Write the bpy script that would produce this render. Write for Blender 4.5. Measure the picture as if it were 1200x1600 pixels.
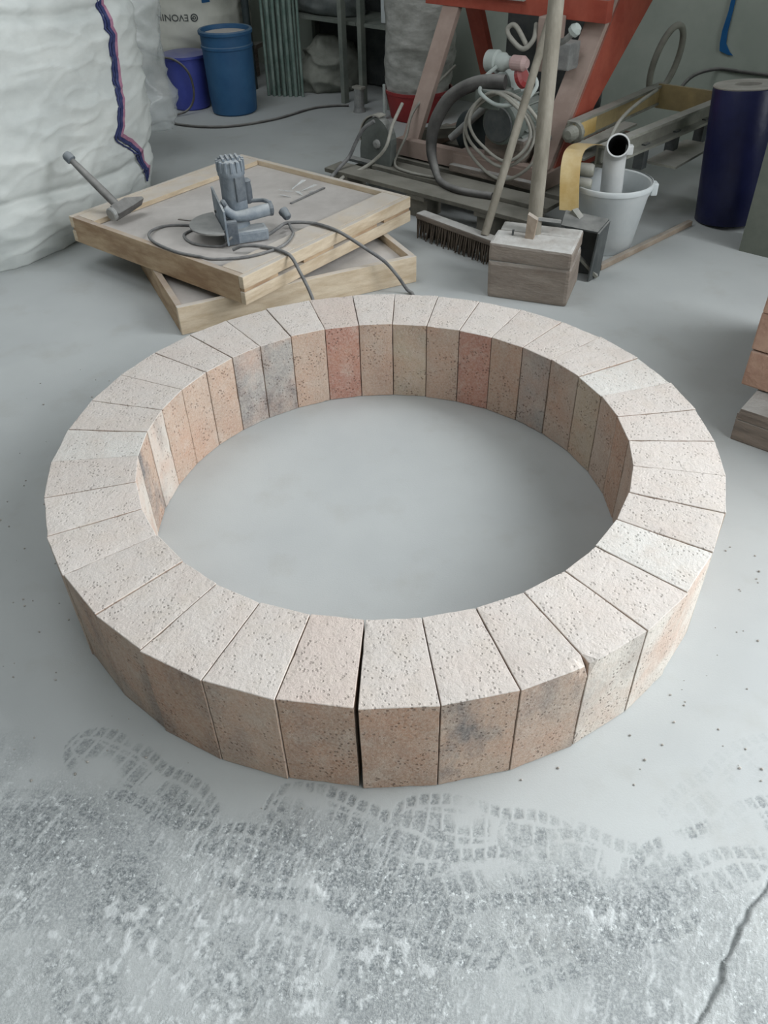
import bpy, bmesh, math, random
import numpy as np
from mathutils import Vector, Matrix, noise
from mathutils.bvhtree import BVHTree

# ------------------------------------------------------------------ reset
for o in list(bpy.data.objects):
    bpy.data.objects.remove(o)
sc = bpy.context.scene
COL = sc.collection
rnd = random.Random(7)

# room axes: the hall stands turned against the camera
AX = math.radians(-40.87)
D = Vector((math.cos(AX), math.sin(AX), 0))      # along the back wall, to the right
N = Vector((-math.sin(AX), math.cos(AX), 0))     # towards the back wall
Z = Vector((0, 0, 1))
def W(a, b, z=0.0):
    return D * a + N * b + Z * z

# ------------------------------------------------------------------ camera
PITCH, ROLL, CAMH, FPX = 0.70365, -0.02598, 1.57745, 1271.8
cd = bpy.data.cameras.new('camera'); cam = bpy.data.objects.new('camera', cd); COL.objects.link(cam)
Fv = Vector((0, math.cos(PITCH), -math.sin(PITCH))); Uv = Vector((0, math.sin(PITCH), math.cos(PITCH))); Rv = Vector((1, 0, 0))
R2 = Rv * math.cos(ROLL) + Uv * math.sin(ROLL); U2 = -Rv * math.sin(ROLL) + Uv * math.cos(ROLL)
mw = Matrix((R2, U2, -Fv)).transposed().to_4x4(); mw.translation = (0, 0, CAMH)
cam.matrix_world = mw
cd.sensor_fit = 'VERTICAL'; cd.sensor_height = 36.0; cd.lens = FPX / 1600 * 36.0
cd.clip_start = 0.05; cd.clip_end = 100
sc.camera = cam

# ------------------------------------------------------------------ light
w = bpy.data.worlds.new('world'); sc.world = w; w.use_nodes = True
bg = w.node_tree.nodes['Background']; bg.inputs[0].default_value = (0.86, 0.93, 1.0, 1); bg.inputs[1].default_value = 0.5
RD0, RD1, RN0, RN1, RH = -7.0, 4.2, -4.2, 5.35, 4.6     # room extents along D, N and up
WIN = [(-0.9, 1.3), (1.6, 3.75)]                          # window openings in the right wall (along N)
WZ0, WZ1 = 1.7, 4.2
def area(name, loc, direction, sx, sy, power, col):
    l = bpy.data.lights.new(name, 'AREA'); l.shape = 'RECTANGLE'; l.size = sx; l.size_y = sy; l.energy = power; l.color = col
    o = bpy.data.objects.new(name, l); COL.objects.link(o)
    o.location = loc; o.rotation_euler = Vector(direction).to_track_quat('-Z', 'Y').to_euler()
    return o
for i, (a, b) in enumerate(WIN):
    area('window_daylight', W(RD1 + 0.02, (a + b) / 2, (WZ0 + WZ1) / 2), -D - Z * 0.45, b - a, WZ1 - WZ0, 85, (0.93, 0.97, 1.0))
PWA, PWB, PZ0, PZ1 = 0.15, 3.5, 1.0, 4.2              # big window in the partition wall (along D, up)
area('window_daylight', W((PWA + PWB) / 2, 3.90, (PZ0 + PZ1) / 2), -N - Z * 0.35, PWB - PWA, PZ1 - PZ0, 350, (0.93, 0.97, 1.0))
ROOF_FILL = [(-3.6, -0.6), (-3.6, 2.2)]                          # added unseen roof lights that fill the left side (along D, N)
SKS = (2.6, 1.6)
for a, b in ROOF_FILL:
    area('roof_fill', W(a, b, RH + 0.02), -Z, SKS[0], SKS[1], 38, (0.93, 0.97, 1.0)).rotation_euler = (0, 0, AX)  # added fill from above, source out of view
sc.view_settings.view_transform = 'Standard'; sc.view_settings.look = 'None'
sc.view_settings.gamma = 1.0; sc.view_settings.use_curve_mapping = False
sc.view_settings.exposure = 0.0
sc.cycles.max_bounces = 6; sc.cycles.diffuse_bounces = 3; sc.cycles.glossy_bounces = 2; sc.cycles.transparent_max_bounces = 8
sc.cycles.use_adaptive_sampling = True; sc.cycles.adaptive_threshold = 0.03; sc.cycles.use_denoising = True

# ------------------------------------------------------------------ helpers
def lin(c):
    return tuple(((v / 255) / 12.92 if v / 255 <= 0.04045 else ((v / 255 + 0.055) / 1.055) ** 2.4) for v in c) + (1.0,)
ORG = {}
def link(name, me, m, parent=None, org=None, smooth=False):
    """one mesh object; mesh data comes in world coordinates"""
    if isinstance(me, bmesh.types.BMesh):
        bmesh.ops.recalc_face_normals(me, faces=me.faces)
        mm = bpy.data.meshes.new(name); me.to_mesh(mm); me.free(); me = mm
    if org is None:
        if parent is not None: org = ORG[parent]
        else:
            vs = [v.co for v in me.vertices]
            lo = Vector([min(v[i] for v in vs) for i in range(3)]); hi = Vector([max(v[i] for v in vs) for i in range(3)])
            org = Vector(((lo.x + hi.x) / 2, (lo.y + hi.y) / 2, lo.z))
    org = Vector(org)
    me.transform(Matrix.Translation(-org))
    o = bpy.data.objects.new(name, me); COL.objects.link(o)
    if m is not None: me.materials.append(m)
    if smooth:
        for p in me.polygons: p.use_smooth = True
    if parent is not None:
        o.parent = parent; o.location = org - ORG[parent]
    else: o.location = org
    ORG[o] = org
    return o
def tag(o, label=None, cat=None, group=None, kind=None):
    if label: o['label'] = label
    if cat: o['category'] = cat
    if group: o['group'] = group
    if kind: o['kind'] = kind
    return o
def thing(name, loc, label, cat, group=None):
    o = bpy.data.objects.new(name, None); COL.objects.link(o); o.location = loc; o.empty_display_size = 0.05
    ORG[o] = Vector(loc)
    return tag(o, label, cat, group)
def struct(name, bm, m, parent=None, **k):
    o = link(name, bm, m, parent, **k)
    if parent is None: o['kind'] = 'structure'
    return o
def BM(): return bmesh.new()
def box(bm, c, s, ax=None, bev=0.0, jit=0.0):
    """box centre c, size s along the three axes ax"""
    ax = ax or (D, N, Z); c = Vector(c)
    t = bmesh.new() if bev else bm
    vs = []
    for k in (-1, 1):
        for j in (-1, 1):
            for i in (-1, 1):
                v = c + ax[0] * (i * s[0] / 2) + ax[1] * (j * s[1] / 2) + ax[2] * (k * s[2] / 2)
                if jit: v += Vector((rnd.uniform(-jit, jit), rnd.uniform(-jit, jit), rnd.uniform(-jit, jit)))
                vs.append(t.verts.new(v))
    for f in ((0, 2, 3, 1), (4, 5, 7, 6), (0, 1, 5, 4), (2, 6, 7, 3), (0, 4, 6, 2), (1, 3, 7, 5)):
        t.faces.new([vs[i] for i in f])
    if bev:
        bmesh.ops.bevel(t, geom=list(t.edges), offset=bev, segments=2, affect='EDGES', profile=0.6)
        tm = bpy.data.meshes.new('t'); t.to_mesh(tm); t.free(); bm.from_mesh(tm); bpy.data.meshes.remove(tm)
    return bm
def frame_of(p, q, up=Z):
    x = (Vector(q) - Vector(p)); L = x.length; x.normalize()
    y = up.cross(x)
    if y.length < 1e-4: y = Vector((0, 1, 0)).cross(x)
    y.normalize(); z = x.cross(y)
    return x, y, z, L
def beam(bm, p, q, wy, wz, bev=0.0, up=Z):
    x, y, z, L = frame_of(p, q, up)
    return box(bm, (Vector(p) + Vector(q)) / 2, (L, wy, wz), (x, y, z), bev)
def spline(pts, n=6, cyc=False):
    pts = [Vector(p) for p in pts]; out = []; m = len(pts)
    rng = range(m) if cyc else range(m - 1)
    for i in rng:
        g = lambda k: pts[k % m] if cyc else pts[max(0, min(m - 1, k))]
        a, b, c, d = g(i - 1), g(i), g(i + 1), g(i + 2)
        for k in range(n):
            t = k / n
            out.append(0.5 * (2 * b + (c - a) * t + (2 * a - 5 * b + 4 * c - d) * t * t + (3 * b - a - 3 * c + d) * t ** 3))
    if not cyc: out.append(pts[-1])
    return out
def tube(bm, pts, r, seg=8, cyc=False, n=6, raw=False):
    P = [Vector(p) for p in pts] if raw else spline(pts, n, cyc)
    m = len(P); rings = []; prev = None
    for i, p in enumerate(P):
        if cyc: t = P[(i + 1) % m] - P[i - 1]
        else: t = P[min(m - 1, i + 1)] - P[max(0, i - 1)]
        t.normalize()
        if prev is None:
            u = t.cross(Z) if abs(t.z) < 0.9 else t.cross(Vector((1, 0, 0)))
        else: u = prev - t * prev.dot(t)
        u.normalize(); prev = u; v = t.cross(u)
        rr = r(i / max(1, m - 1)) if callable(r) else r
        rings.append([bm.verts.new(p + (u * math.cos(2 * math.pi * k / seg) + v * math.sin(2 * math.pi * k / seg)) * rr) for k in range(seg)])
    for i in range(m if cyc else m - 1):
        a, b = rings[i], rings[(i + 1) % m]
        for k in range(seg): bm.faces.new((a[k], a[(k + 1) % seg], b[(k + 1) % seg], b[k]))
    if not cyc:
        bm.faces.new(rings[0]); bm.faces.new(rings[-1])
    return bm
def lathe(bm, prof, base, axis=Z, seg=32, cap0=True, cap1=True):
    """profile of (radius, distance along axis) around base"""
    axis = Vector(axis).normalized(); u = axis.cross(Vector((0, 1, 0.01))).normalized(); v = axis.cross(u); base = Vector(base)
    rings = [[bm.verts.new(base + axis * h + (u * math.cos(2 * math.pi * k / seg) + v * math.sin(2 * math.pi * k / seg)) * r) for k in range(seg)] for r, h in prof]
    for a, b in zip(rings, rings[1:]):
        for k in range(seg): bm.faces.new((a[k], a[(k + 1) % seg], b[(k + 1) % seg], b[k]))
    if cap0: bm.faces.new(rings[0][::-1])
    if cap1: bm.faces.new(rings[-1])
    return bm
def prism(bm, poly, ext):
    ext = Vector(ext); a = [bm.verts.new(Vector(p)) for p in poly]; b = [bm.verts.new(Vector(p) + ext) for p in poly]
    bm.faces.new(a[::-1]); bm.faces.new(b); m = len(a)
    for k in range(m): bm.faces.new((a[k], a[(k + 1) % m], b[(k + 1) % m], b[k]))
    return bm
def auto_smooth(o, deg=40):
    for p in o.data.polygons: p.use_smooth = True
    o.data.set_sharp_from_angle(angle=math.radians(deg))
    return o

# ------------------------------------------------------------------ materials
def nd(nt, t, **k):
    n = nt.nodes.new(t)
    for a, b in k.items(): setattr(n, a, b)
    return n
DUST = lin((186, 184, 180))
def M(name, c1, c2=None, scale=9, rough=0.85, bump=0.15, bscale=60, dust=0.0, metal=0.0, stretch=(1, 1, 1), alpha=1.0, thresh=(0.35, 0.65), spec=0.3, dustcol=None):
    m = bpy.data.materials.new(name); m.use_nodes = True; nt = m.node_tree; L = nt.links.new
    b = nt.nodes['Principled BSDF']; b.inputs['Roughness'].default_value = rough; b.inputs['Metallic'].default_value = metal
    b.inputs['Specular IOR Level'].default_value = spec
    tc = nd(nt, 'ShaderNodeTexCoord'); mp = nd(nt, 'ShaderNodeMapping'); mp.inputs['Scale'].default_value = stretch
    oi = nd(nt, 'ShaderNodeObjectInfo'); add = nd(nt, 'ShaderNodeVectorMath', operation='ADD'); mul = nd(nt, 'ShaderNodeMath', operation='MULTIPLY'); mul.inputs[1].default_value = 37.0
    L(oi.outputs['Random'], mul.inputs[0]); L(tc.outputs['Object'], add.inputs[0]); L(mul.outputs[0], add.inputs[1]); L(add.outputs[0], mp.inputs[0])
    n1 = nd(nt, 'ShaderNodeTexNoise'); n1.inputs['Scale'].default_value = scale; n1.inputs['Detail'].default_value = 5; n1.inputs['Roughness'].default_value = 0.65
    L(mp.outputs[0], n1.inputs['Vector'])
    rp = nd(nt, 'ShaderNodeValToRGB'); rp.color_ramp.elements[0].position = thresh[0]; rp.color_ramp.elements[1].position = thresh[1]
    rp.color_ramp.elements[0].color = lin(c1); rp.color_ramp.elements[1].color = lin(c2 or c1)
    L(n1.outputs['Fac'], rp.inputs[0]); col = rp.outputs[0]
    if dust:
        g = nd(nt, 'ShaderNodeNewGeometry'); sx = nd(nt, 'ShaderNodeSeparateXYZ'); L(g.outputs['Normal'], sx.inputs[0])
        mr = nd(nt, 'ShaderNodeMapRange'); mr.inputs[1].default_value = 0.15; mr.inputs[2].default_value = 0.9; mr.inputs[3].default_value = 0.12; mr.inputs[4].default_value = 1.0
        L(sx.outputs[2], mr.inputs[0])
        n3 = nd(nt, 'ShaderNodeTexNoise'); n3.inputs['Scale'].default_value = scale * 1.7; n3.inputs['Detail'].default_value = 4; L(mp.outputs[0], n3.inputs['Vector'])
        m3 = nd(nt, 'ShaderNodeMapRange'); m3.inputs[1].default_value = 0.25; m3.inputs[2].default_value = 0.6; m3.inputs[3].default_value = 0.45; m3.inputs[4].default_value = 1.0
        L(n3.outputs['Fac'], m3.inputs[0])
        mm = nd(nt, 'ShaderNodeMath', operation='MULTIPLY'); L(mr.outputs[0], mm.inputs[0]); L(m3.outputs[0], mm.inputs[1])
        m4 = nd(nt, 'ShaderNodeMath', operation='MULTIPLY', use_clamp=True); L(mm.outputs[0], m4.inputs[0]); m4.inputs[1].default_value = dust
        mx = nd(nt, 'ShaderNodeMix', data_type='RGBA'); L(m4.outputs[0], mx.inputs['Factor']); L(col, mx.inputs['A']); mx.inputs['B'].default_value = lin(dustcol) if dustcol else DUST
        col = mx.outputs['Result']
    L(col, b.inputs['Base Color'])
    if bump:
        n2 = nd(nt, 'ShaderNodeTexNoise'); n2.inputs['Scale'].default_value = bscale; n2.inputs['Detail'].default_value = 4; L(mp.outputs[0], n2.inputs['Vector'])
        bp = nd(nt, 'ShaderNodeBump'); bp.inputs['Strength'].default_value = bump; bp.inputs['Distance'].default_value = 0.01
        L(n2.outputs['Fac'], bp.inputs['Height']); L(bp.outputs[0], b.inputs['Normal'])
    if alpha < 1: b.inputs['Alpha'].default_value = alpha
    return m

MT = dict(
    wood=M('raw_pine', (190, 168, 138), (222, 205, 180), 6, 0.8, 0.2, 40, dust=0.85, stretch=(1, 1, 5), dustcol=(206, 199, 192)),
    wood2=M('raw_pine_dark', (160, 130, 100), (198, 172, 140), 6, 0.8, 0.2, 40, dust=0.7, stretch=(1, 1, 4), dustcol=(190, 182, 174)),
    board=M('grey_board', (184, 178, 173), (202, 196, 191), 5, 0.9, 0.1, 80),
    oldwood=M('weathered_wood', (98, 88, 80), (142, 128, 116), 5, 0.9, 0.5, 50, dust=1.0, stretch=(1, 1, 6)),
    block=M('block_wood', (122, 108, 97), (150, 137, 125), 6, 0.9, 0.5, 40, dust=1.0, stretch=(1, 1, 3.5), dustcol=(204, 202, 198)),
    greyplank=M('grey_plank', (92, 90, 82), (128, 124, 114), 5, 0.9, 0.3, 50, dust=0.7, dustcol=(150, 147, 138)),
    stick=M('stick_wood', (128, 122, 110), (162, 156, 144), 9, 0.8, 0.3, 60, stretch=(1, 1, 0.3)),
    lath=M('lath_wood', (148, 132, 116), (176, 160, 144), 9, 0.8, 0.3, 60, dust=0.4),
    bag=M('woven_white', (198, 202, 200), (214, 217, 214), 3, 0.7, 0.35, 9, spec=0.3, stretch=(1, 1, 1.8)),
    bagcream=M('woven_cream', (196, 196, 186), (214, 213, 203), 3, 0.8, 0.2, 12),
    film=M('clear_film', (214, 220, 220), (235, 238, 238), 6, 0.25, 0.6, 14, alpha=0.4, spec=0.6),
    wrap=M('wrap_film', (150, 149, 143), (196, 195, 190), 7, 0.35, 0.6, 16, spec=0.5, stretch=(1, 1, 2.2)),
    navy=M('navy_stripe', (40, 48, 92), (70, 76, 116), 30, 0.8, 0.2),
    pink=M('pink_stripe', (150, 100, 128), (176, 132, 150), 30, 0.8, 0.2),
    blue=M('blue_drum', (36, 82, 124), (52, 98, 138), 4, 0.55, 0.05, dust=0.6, dustcol=(120, 134, 142)),
    indigo=M('indigo_plastic', (50, 62, 148), (64, 76, 160), 4, 0.5, 0.05, dust=0.4),
    film_navy=M('navy_film', (22, 26, 66), (32, 36, 80), 6, 0.4, 0.2, 20, spec=0.4),
    white=M('white_plastic', (206, 212, 214), (222, 226, 227), 4, 0.55, 0.05, dust=0.3),
    pvc=M('pvc_grey', (196, 198, 198), (214, 215, 214), 5, 0.5, 0.05),
    card=M('cardboard_core', (176, 172, 164), (196, 192, 186), 8, 0.9, 0.1),
    dark=M('bore_shade', (34, 34, 36), (44, 44, 46), 6, 0.9, 0.0),  # near-black colour, painted shade for the inside of the pipe
    rubber=M('black_rubber', (52, 50, 50), (80, 78, 76), 8, 0.7, 0.1, dust=0.55),
    cord=M('dusty_cord', (86, 86, 88), (120, 120, 120), 20, 0.8, 0.1, dust=0.35),
    cable=M('pale_cable', (150, 148, 140), (172, 169, 160), 20, 0.7, 0.1),
    tool=M('dusty_tool_blue', (104, 116, 128), (142, 150, 158), 14, 0.8, 0.25, 60, dust=0.95, dustcol=(190, 193, 194)),
    tooldark=M('dusty_tool_dark', (70, 78, 88), (112, 118, 124), 14, 0.8, 0.25, 60, dust=0.7, dustcol=(170, 174, 176)),
    steel=M('dull_steel', (132, 134, 134), (168, 168, 166), 12, 0.55, 0.1, metal=0.25, dust=0.5),
    galv=M('galvanised', (134, 134, 124), (164, 163, 152), 9, 0.6, 0.08, metal=0.15, dust=0.6),
    darksteel=M('dark_steel', (62, 68, 70), (92, 96, 96), 9, 0.6, 0.1, metal=0.2, dust=0.6),
    hammer=M('hammer_steel', (92, 90, 90), (128, 126, 124), 12, 0.6, 0.15, metal=0.2, dust=0.5),
    red=M('red_paint', (156, 62, 46), (184, 88, 68), 5, 0.6, 0.08, dust=0.75, dustcol=(172, 150, 140)),
    redtub=M('red_plastic', (150, 36, 40), (172, 52, 54), 5, 0.5, 0.05, dust=0.4),
    tan=M('dusty_tan_paint', (158, 138, 128), (178, 158, 148), 5, 0.8, 0.1),
    yellow=M('yellow_paint', (198, 164, 96), (220, 196, 140), 7, 0.7, 0.1, dust=0.3),
    yellowply=M('dusty_yellow_plate', (150, 134, 98), (190, 168, 120), 4, 0.75, 0.1, dust=0.35),
    motor=M('motor_green', (98, 108, 102), (128, 136, 130), 8, 0.7, 0.1, dust=0.5),
    guard=M('guard_grey', (84, 90, 87), (106, 111, 107), 8, 0.7, 0.1, dust=0.5),
    tealblack=M('dark_teal', (34, 46, 50), (52, 62, 64), 8, 0.6, 0.1, dust=0.3),
    plugw=M('plug_grey', (176, 184, 180), (196, 202, 198), 8, 0.6, 0.05),
    plugp=M('plug_pink', (190, 160, 158), (206, 180, 176), 8, 0.6, 0.05),
    rodgreen=M('green_rod', (100, 122, 114), (140, 156, 148), 7, 0.6, 0.05),
    shelf=M('shelf_grey', (112, 118, 112), (136, 140, 132), 6, 0.7, 0.05),
    cloth=M('grey_cloth', (98, 104, 104), (126, 130, 128), 6, 0.9, 0.3, 18),
    sack=M('dusty_sack', (132, 134, 126), (158, 159, 150), 6, 0.9, 0.3, 18),
    crumb=M('crumb', (150, 146, 140), (196, 190, 184), 40, 0.9, 0.0),
    tape=M('blue_tape', (28, 92, 150), (40, 104, 160), 6, 0.6, 0.05),
    ink=M('dark_print', (70, 74, 74), (84, 88, 88), 40, 0.8, 0.0),
    inkblue=M('blue_print', (38, 84, 128), (46, 92, 136), 40, 0.8, 0.0),
    wall=M('green_grey_plaster', (168, 176, 166), (188, 194, 184), 1.6, 0.95, 0.15, 25),
    wall2=M('grey_plaster', (128, 132, 126), (142, 146, 140), 1.6, 0.95, 0.1, 25),
    ceil=M('ceiling_grey', (136, 138, 136), (146, 148, 146), 1.0, 0.95, 0.05),
    pillar=M('concrete', (104, 110, 102), (128, 132, 122), 3, 0.95, 0.2, 40),
    bristle=M('broom_bristle', (74, 66, 58), (104, 94, 84), 60, 0.95, 0.5, 90, stretch=(1, 1, 0.2)),
    winframe=M('window_frame', (170, 172, 170), (180, 182, 180), 4, 0.6, 0.0),
    lowbrick=M('pink_brick', (178, 142, 124), (204, 170, 150), 9, 0.95, 0.5, 60, dust=0.4, dustcol=(200, 186, 176)),
)

# brick material of the ring: per-face tint and stain weight come from colour attributes
def brick_mat():
    m = bpy.data.materials.new('wedge_brick'); m.use_nodes = True; nt = m.node_tree; L = nt.links.new
    b = nt.nodes['Principled BSDF']; b.inputs['Roughness'].default_value = 0.95; b.inputs['Specular IOR Level'].default_value = 0.15
    at = nd(nt, 'ShaderNodeAttribute', attribute_name='tint'); st = nd(nt, 'ShaderNodeAttribute', attribute_name='stain')
    tc = nd(nt, 'ShaderNodeTexCoord')
    def noi(s, d, r=0.6, st_=(1, 1, 1)):
        mp = nd(nt, 'ShaderNodeMapping'); mp.inputs['Scale'].default_value = st_; L(tc.outputs['Object'], mp.inputs[0])
        n = nd(nt, 'ShaderNodeTexNoise'); n.inputs['Scale'].default_value = s; n.inputs['Detail'].default_value = d; n.inputs['Roughness'].default_value = r
        L(mp.outputs[0], n.inputs['Vector']); return n.outputs['Fac']
    def rng(x, a, c, d=0.0, e=1.0):
        n = nd(nt, 'ShaderNodeMapRange'); n.inputs[1].default_value = a; n.inputs[2].default_value = c; n.inputs[3].default_value = d; n.inputs[4].default_value = e
        L(x, n.inputs[0]); return n.outputs[0]
    def mul(x, y):
        n = nd(nt, 'ShaderNodeMath', operation='MULTIPLY'); L(x, n.inputs[0])
        if isinstance(y, float): n.inputs[1].default_value = y
        else: L(y, n.inputs[1])
        return n.outputs[0]
    def mix(f, a, bcol, mode='MIX'):
        n = nd(nt, 'ShaderNodeMix', data_type='RGBA', blend_type=mode); L(f, n.inputs['Factor']); L(a, n.inputs['A'])
        if isinstance(bcol, tuple): n.inputs['B'].default_value = bcol
        else: L(bcol, n.inputs['B'])
        return n.outputs['Result']
    sx = nd(nt, 'ShaderNodeSeparateColor'); L(st.outputs['Color'], sx.inputs[0])
    # warm/pale drift over the faces
    c = mix(mul(rng(noi(7, 4), 0.42, 0.66), rng(sx.outputs[1], 0, 1, 0.05, 0.6)), at.outputs['Color'], lin((194, 148, 122)), 'MIX')
    c = mix(rng(noi(16, 5), 0.5, 0.72, 0, 0.45), c, lin((204, 192, 180)))
    # grey burnt smears
    c = mix(mul(rng(noi(9, 4, 0.55, (1, 1, 0.5)), 0.46, 0.62), sx.outputs[0]), c, lin((112, 108, 108)))
    # grain and pits
    c = mix(rng(noi(150, 4, 0.7), 0.36, 0.64, 0.0, 0.30), c, lin((226, 216, 206)))
    vor = nd(nt, 'ShaderNodeTexVoronoi', feature='F1'); vor.inputs['Scale'].default_value = 95; vor.inputs['Randomness'].default_value = 1
    L(tc.outputs['Object'], vor.inputs['Vector'])
    gate = rng(noi(22, 4, 0.6), 0.46, 0.60)
    pit = mul(rng(vor.outputs['Distance'], 0.20, 0.34, 1.0, 0.0), gate)
    c = mix(mul(pit, rng(sx.outputs[1], 0, 1, 0.20, 0.60)), c, lin((84, 62, 52)))
    L(c, b.inputs['Base Color'])
    n2 = noi(120, 5, 0.75); n5 = noi(45, 3, 0.6)
    h = nd(nt, 'ShaderNodeMath', operation='SUBTRACT'); L(mul(n2, 0.8), h.inputs[0]); L(mul(pit, 0.8), h.inputs[1])
    h2 = nd(nt, 'ShaderNodeMath', operation='ADD'); L(h.outputs[0], h2.inputs[0]); L(n5, h2.inputs[1])
    bp = nd(nt, 'ShaderNodeBump'); bp.inputs['Strength'].default_value = 0.6; bp.inputs['Distance'].default_value = 0.006
    L(h2.outputs[0], bp.inputs['Height']); L(bp.outputs[0], b.inputs['Normal'])
    return m
MT['brick'] = brick_mat()

# floor material: the worn mask, the shoe prints and the crack come from colour attributes on the mesh
def floor_mat():
    m = bpy.data.materials.new('dusty_concrete'); m.use_nodes = True; nt = m.node_tree; L = nt.links.new
    b = nt.nodes['Principled BSDF']; b.inputs['Roughness'].default_value = 0.85; b.inputs['Specular IOR Level'].default_value = 0.2
    at = nd(nt, 'ShaderNodeAttribute', attribute_name='wear'); sx = nd(nt, 'ShaderNodeSeparateColor'); L(at.outputs['Color'], sx.inputs[0])
    tc = nd(nt, 'ShaderNodeTexCoord')
    def noi(s, d, r=0.6):
        n = nd(nt, 'ShaderNodeTexNoise'); n.inputs['Scale'].default_value = s; n.inputs['Detail'].default_value = d; n.inputs['Roughness'].default_value = r
        L(tc.outputs['Object'], n.inputs['Vector']); return n.outputs['Fac']
    def rng(x, a, c, d=0.0, e=1.0):
        n = nd(nt, 'ShaderNodeMapRange'); n.inputs[1].default_value = a; n.inputs[2].default_value = c; n.inputs[3].default_value = d; n.inputs[4].default_value = e
        L(x, n.inputs[0]); return n.outputs[0]
    def op(o_, x, y):
        n = nd(nt, 'ShaderNodeMath', operation=o_); L(x, n.inputs[0])
        if isinstance(y, float): n.inputs[1].default_value = y
        else: L(y, n.inputs[1])
        return n.outputs[0]
    def mix(f, a, bcol):
        n = nd(nt, 'ShaderNodeMix', data_type='RGBA'); L(f, n.inputs['Factor'])
        if isinstance(a, tuple): n.inputs['A'].default_value = a
        else: L(a, n.inputs['A'])
        n.inputs['B'].default_value = bcol
        return n.outputs['Result']
    c = mix(rng(noi(1.3, 4), 0.35, 0.65), lin((180, 183, 183)), lin((190, 193, 192)))
    c = mix(rng(noi(5, 5), 0.55, 0.75, 0, 0.35), c, lin((166, 164, 157)))
    worn = op('MULTIPLY', sx.outputs[0], rng(noi(170, 3, 0.7), 0.36, 0.60, 0.25, 1.0))
    c = mix(worn, c, lin((120, 125, 127)))
    sp = op('MULTIPLY', sx.outputs[2], rng(noi(75, 4, 0.7), 0.57, 0.66))
    c = mix(sp, c, lin((214, 218, 218)))
    c = mix(at.outputs['Alpha'], c, lin((206, 209, 209)))
    c = mix(sx.outputs[1], c, lin((104, 108, 108)))
    L(c, b.inputs['Base Color'])
    fine = op('MULTIPLY', noi(190, 3, 0.75), rng(sx.outputs[2], 0, 1, 0.15, 1.0))
    hh = op('ADD', op('MULTIPLY', op('ADD', sx.outputs[0], sx.outputs[1]), -0.22), fine)
    bp = nd(nt, 'ShaderNodeBump'); bp.inputs['Strength'].default_value = 0.5; bp.inputs['Distance'].default_value = 0.006
    L(hh, bp.inputs['Height']); L(bp.outputs[0], b.inputs['Normal'])
    return m
MT['floor'] = floor_mat()

# ------------------------------------------------------------------ setting
def vnoise(x, y, seed):
    """value noise on arrays"""
    xi = np.floor(x).astype(np.int64); yi = np.floor(y).astype(np.int64); xf = x - xi; yf = y - yi
    def hsh(a, b):
        h = (a * 374761393 + b * 668265263 + seed * 1442695041) & 0x7fffffff
        h = ((h ^ (h >> 13)) * 1274126177) & 0x7fffffff
        return ((h ^ (h >> 16)) & 0xffff) / 65535.0
    u = xf * xf * (3 - 2 * xf); v = yf * yf * (3 - 2 * yf)
    return (hsh(xi, yi) * (1 - u) + hsh(xi + 1, yi) * u) * (1 - v) + (hsh(xi, yi + 1) * (1 - u) + hsh(xi + 1, yi + 1) * u) * v
def fbm(x, y, seed, o=4):
    s = 0; a = 0.5; t = 0
    for k in range(o): s = s + a * vnoise(x * 2 ** k, y * 2 ** k, seed + k); t += a; a *= 0.55
    return s / t
def sstep(a, b, x):
    t = np.clip((x - a) / (b - a), 0, 1); return t * t * (3 - 2 * t)

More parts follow.
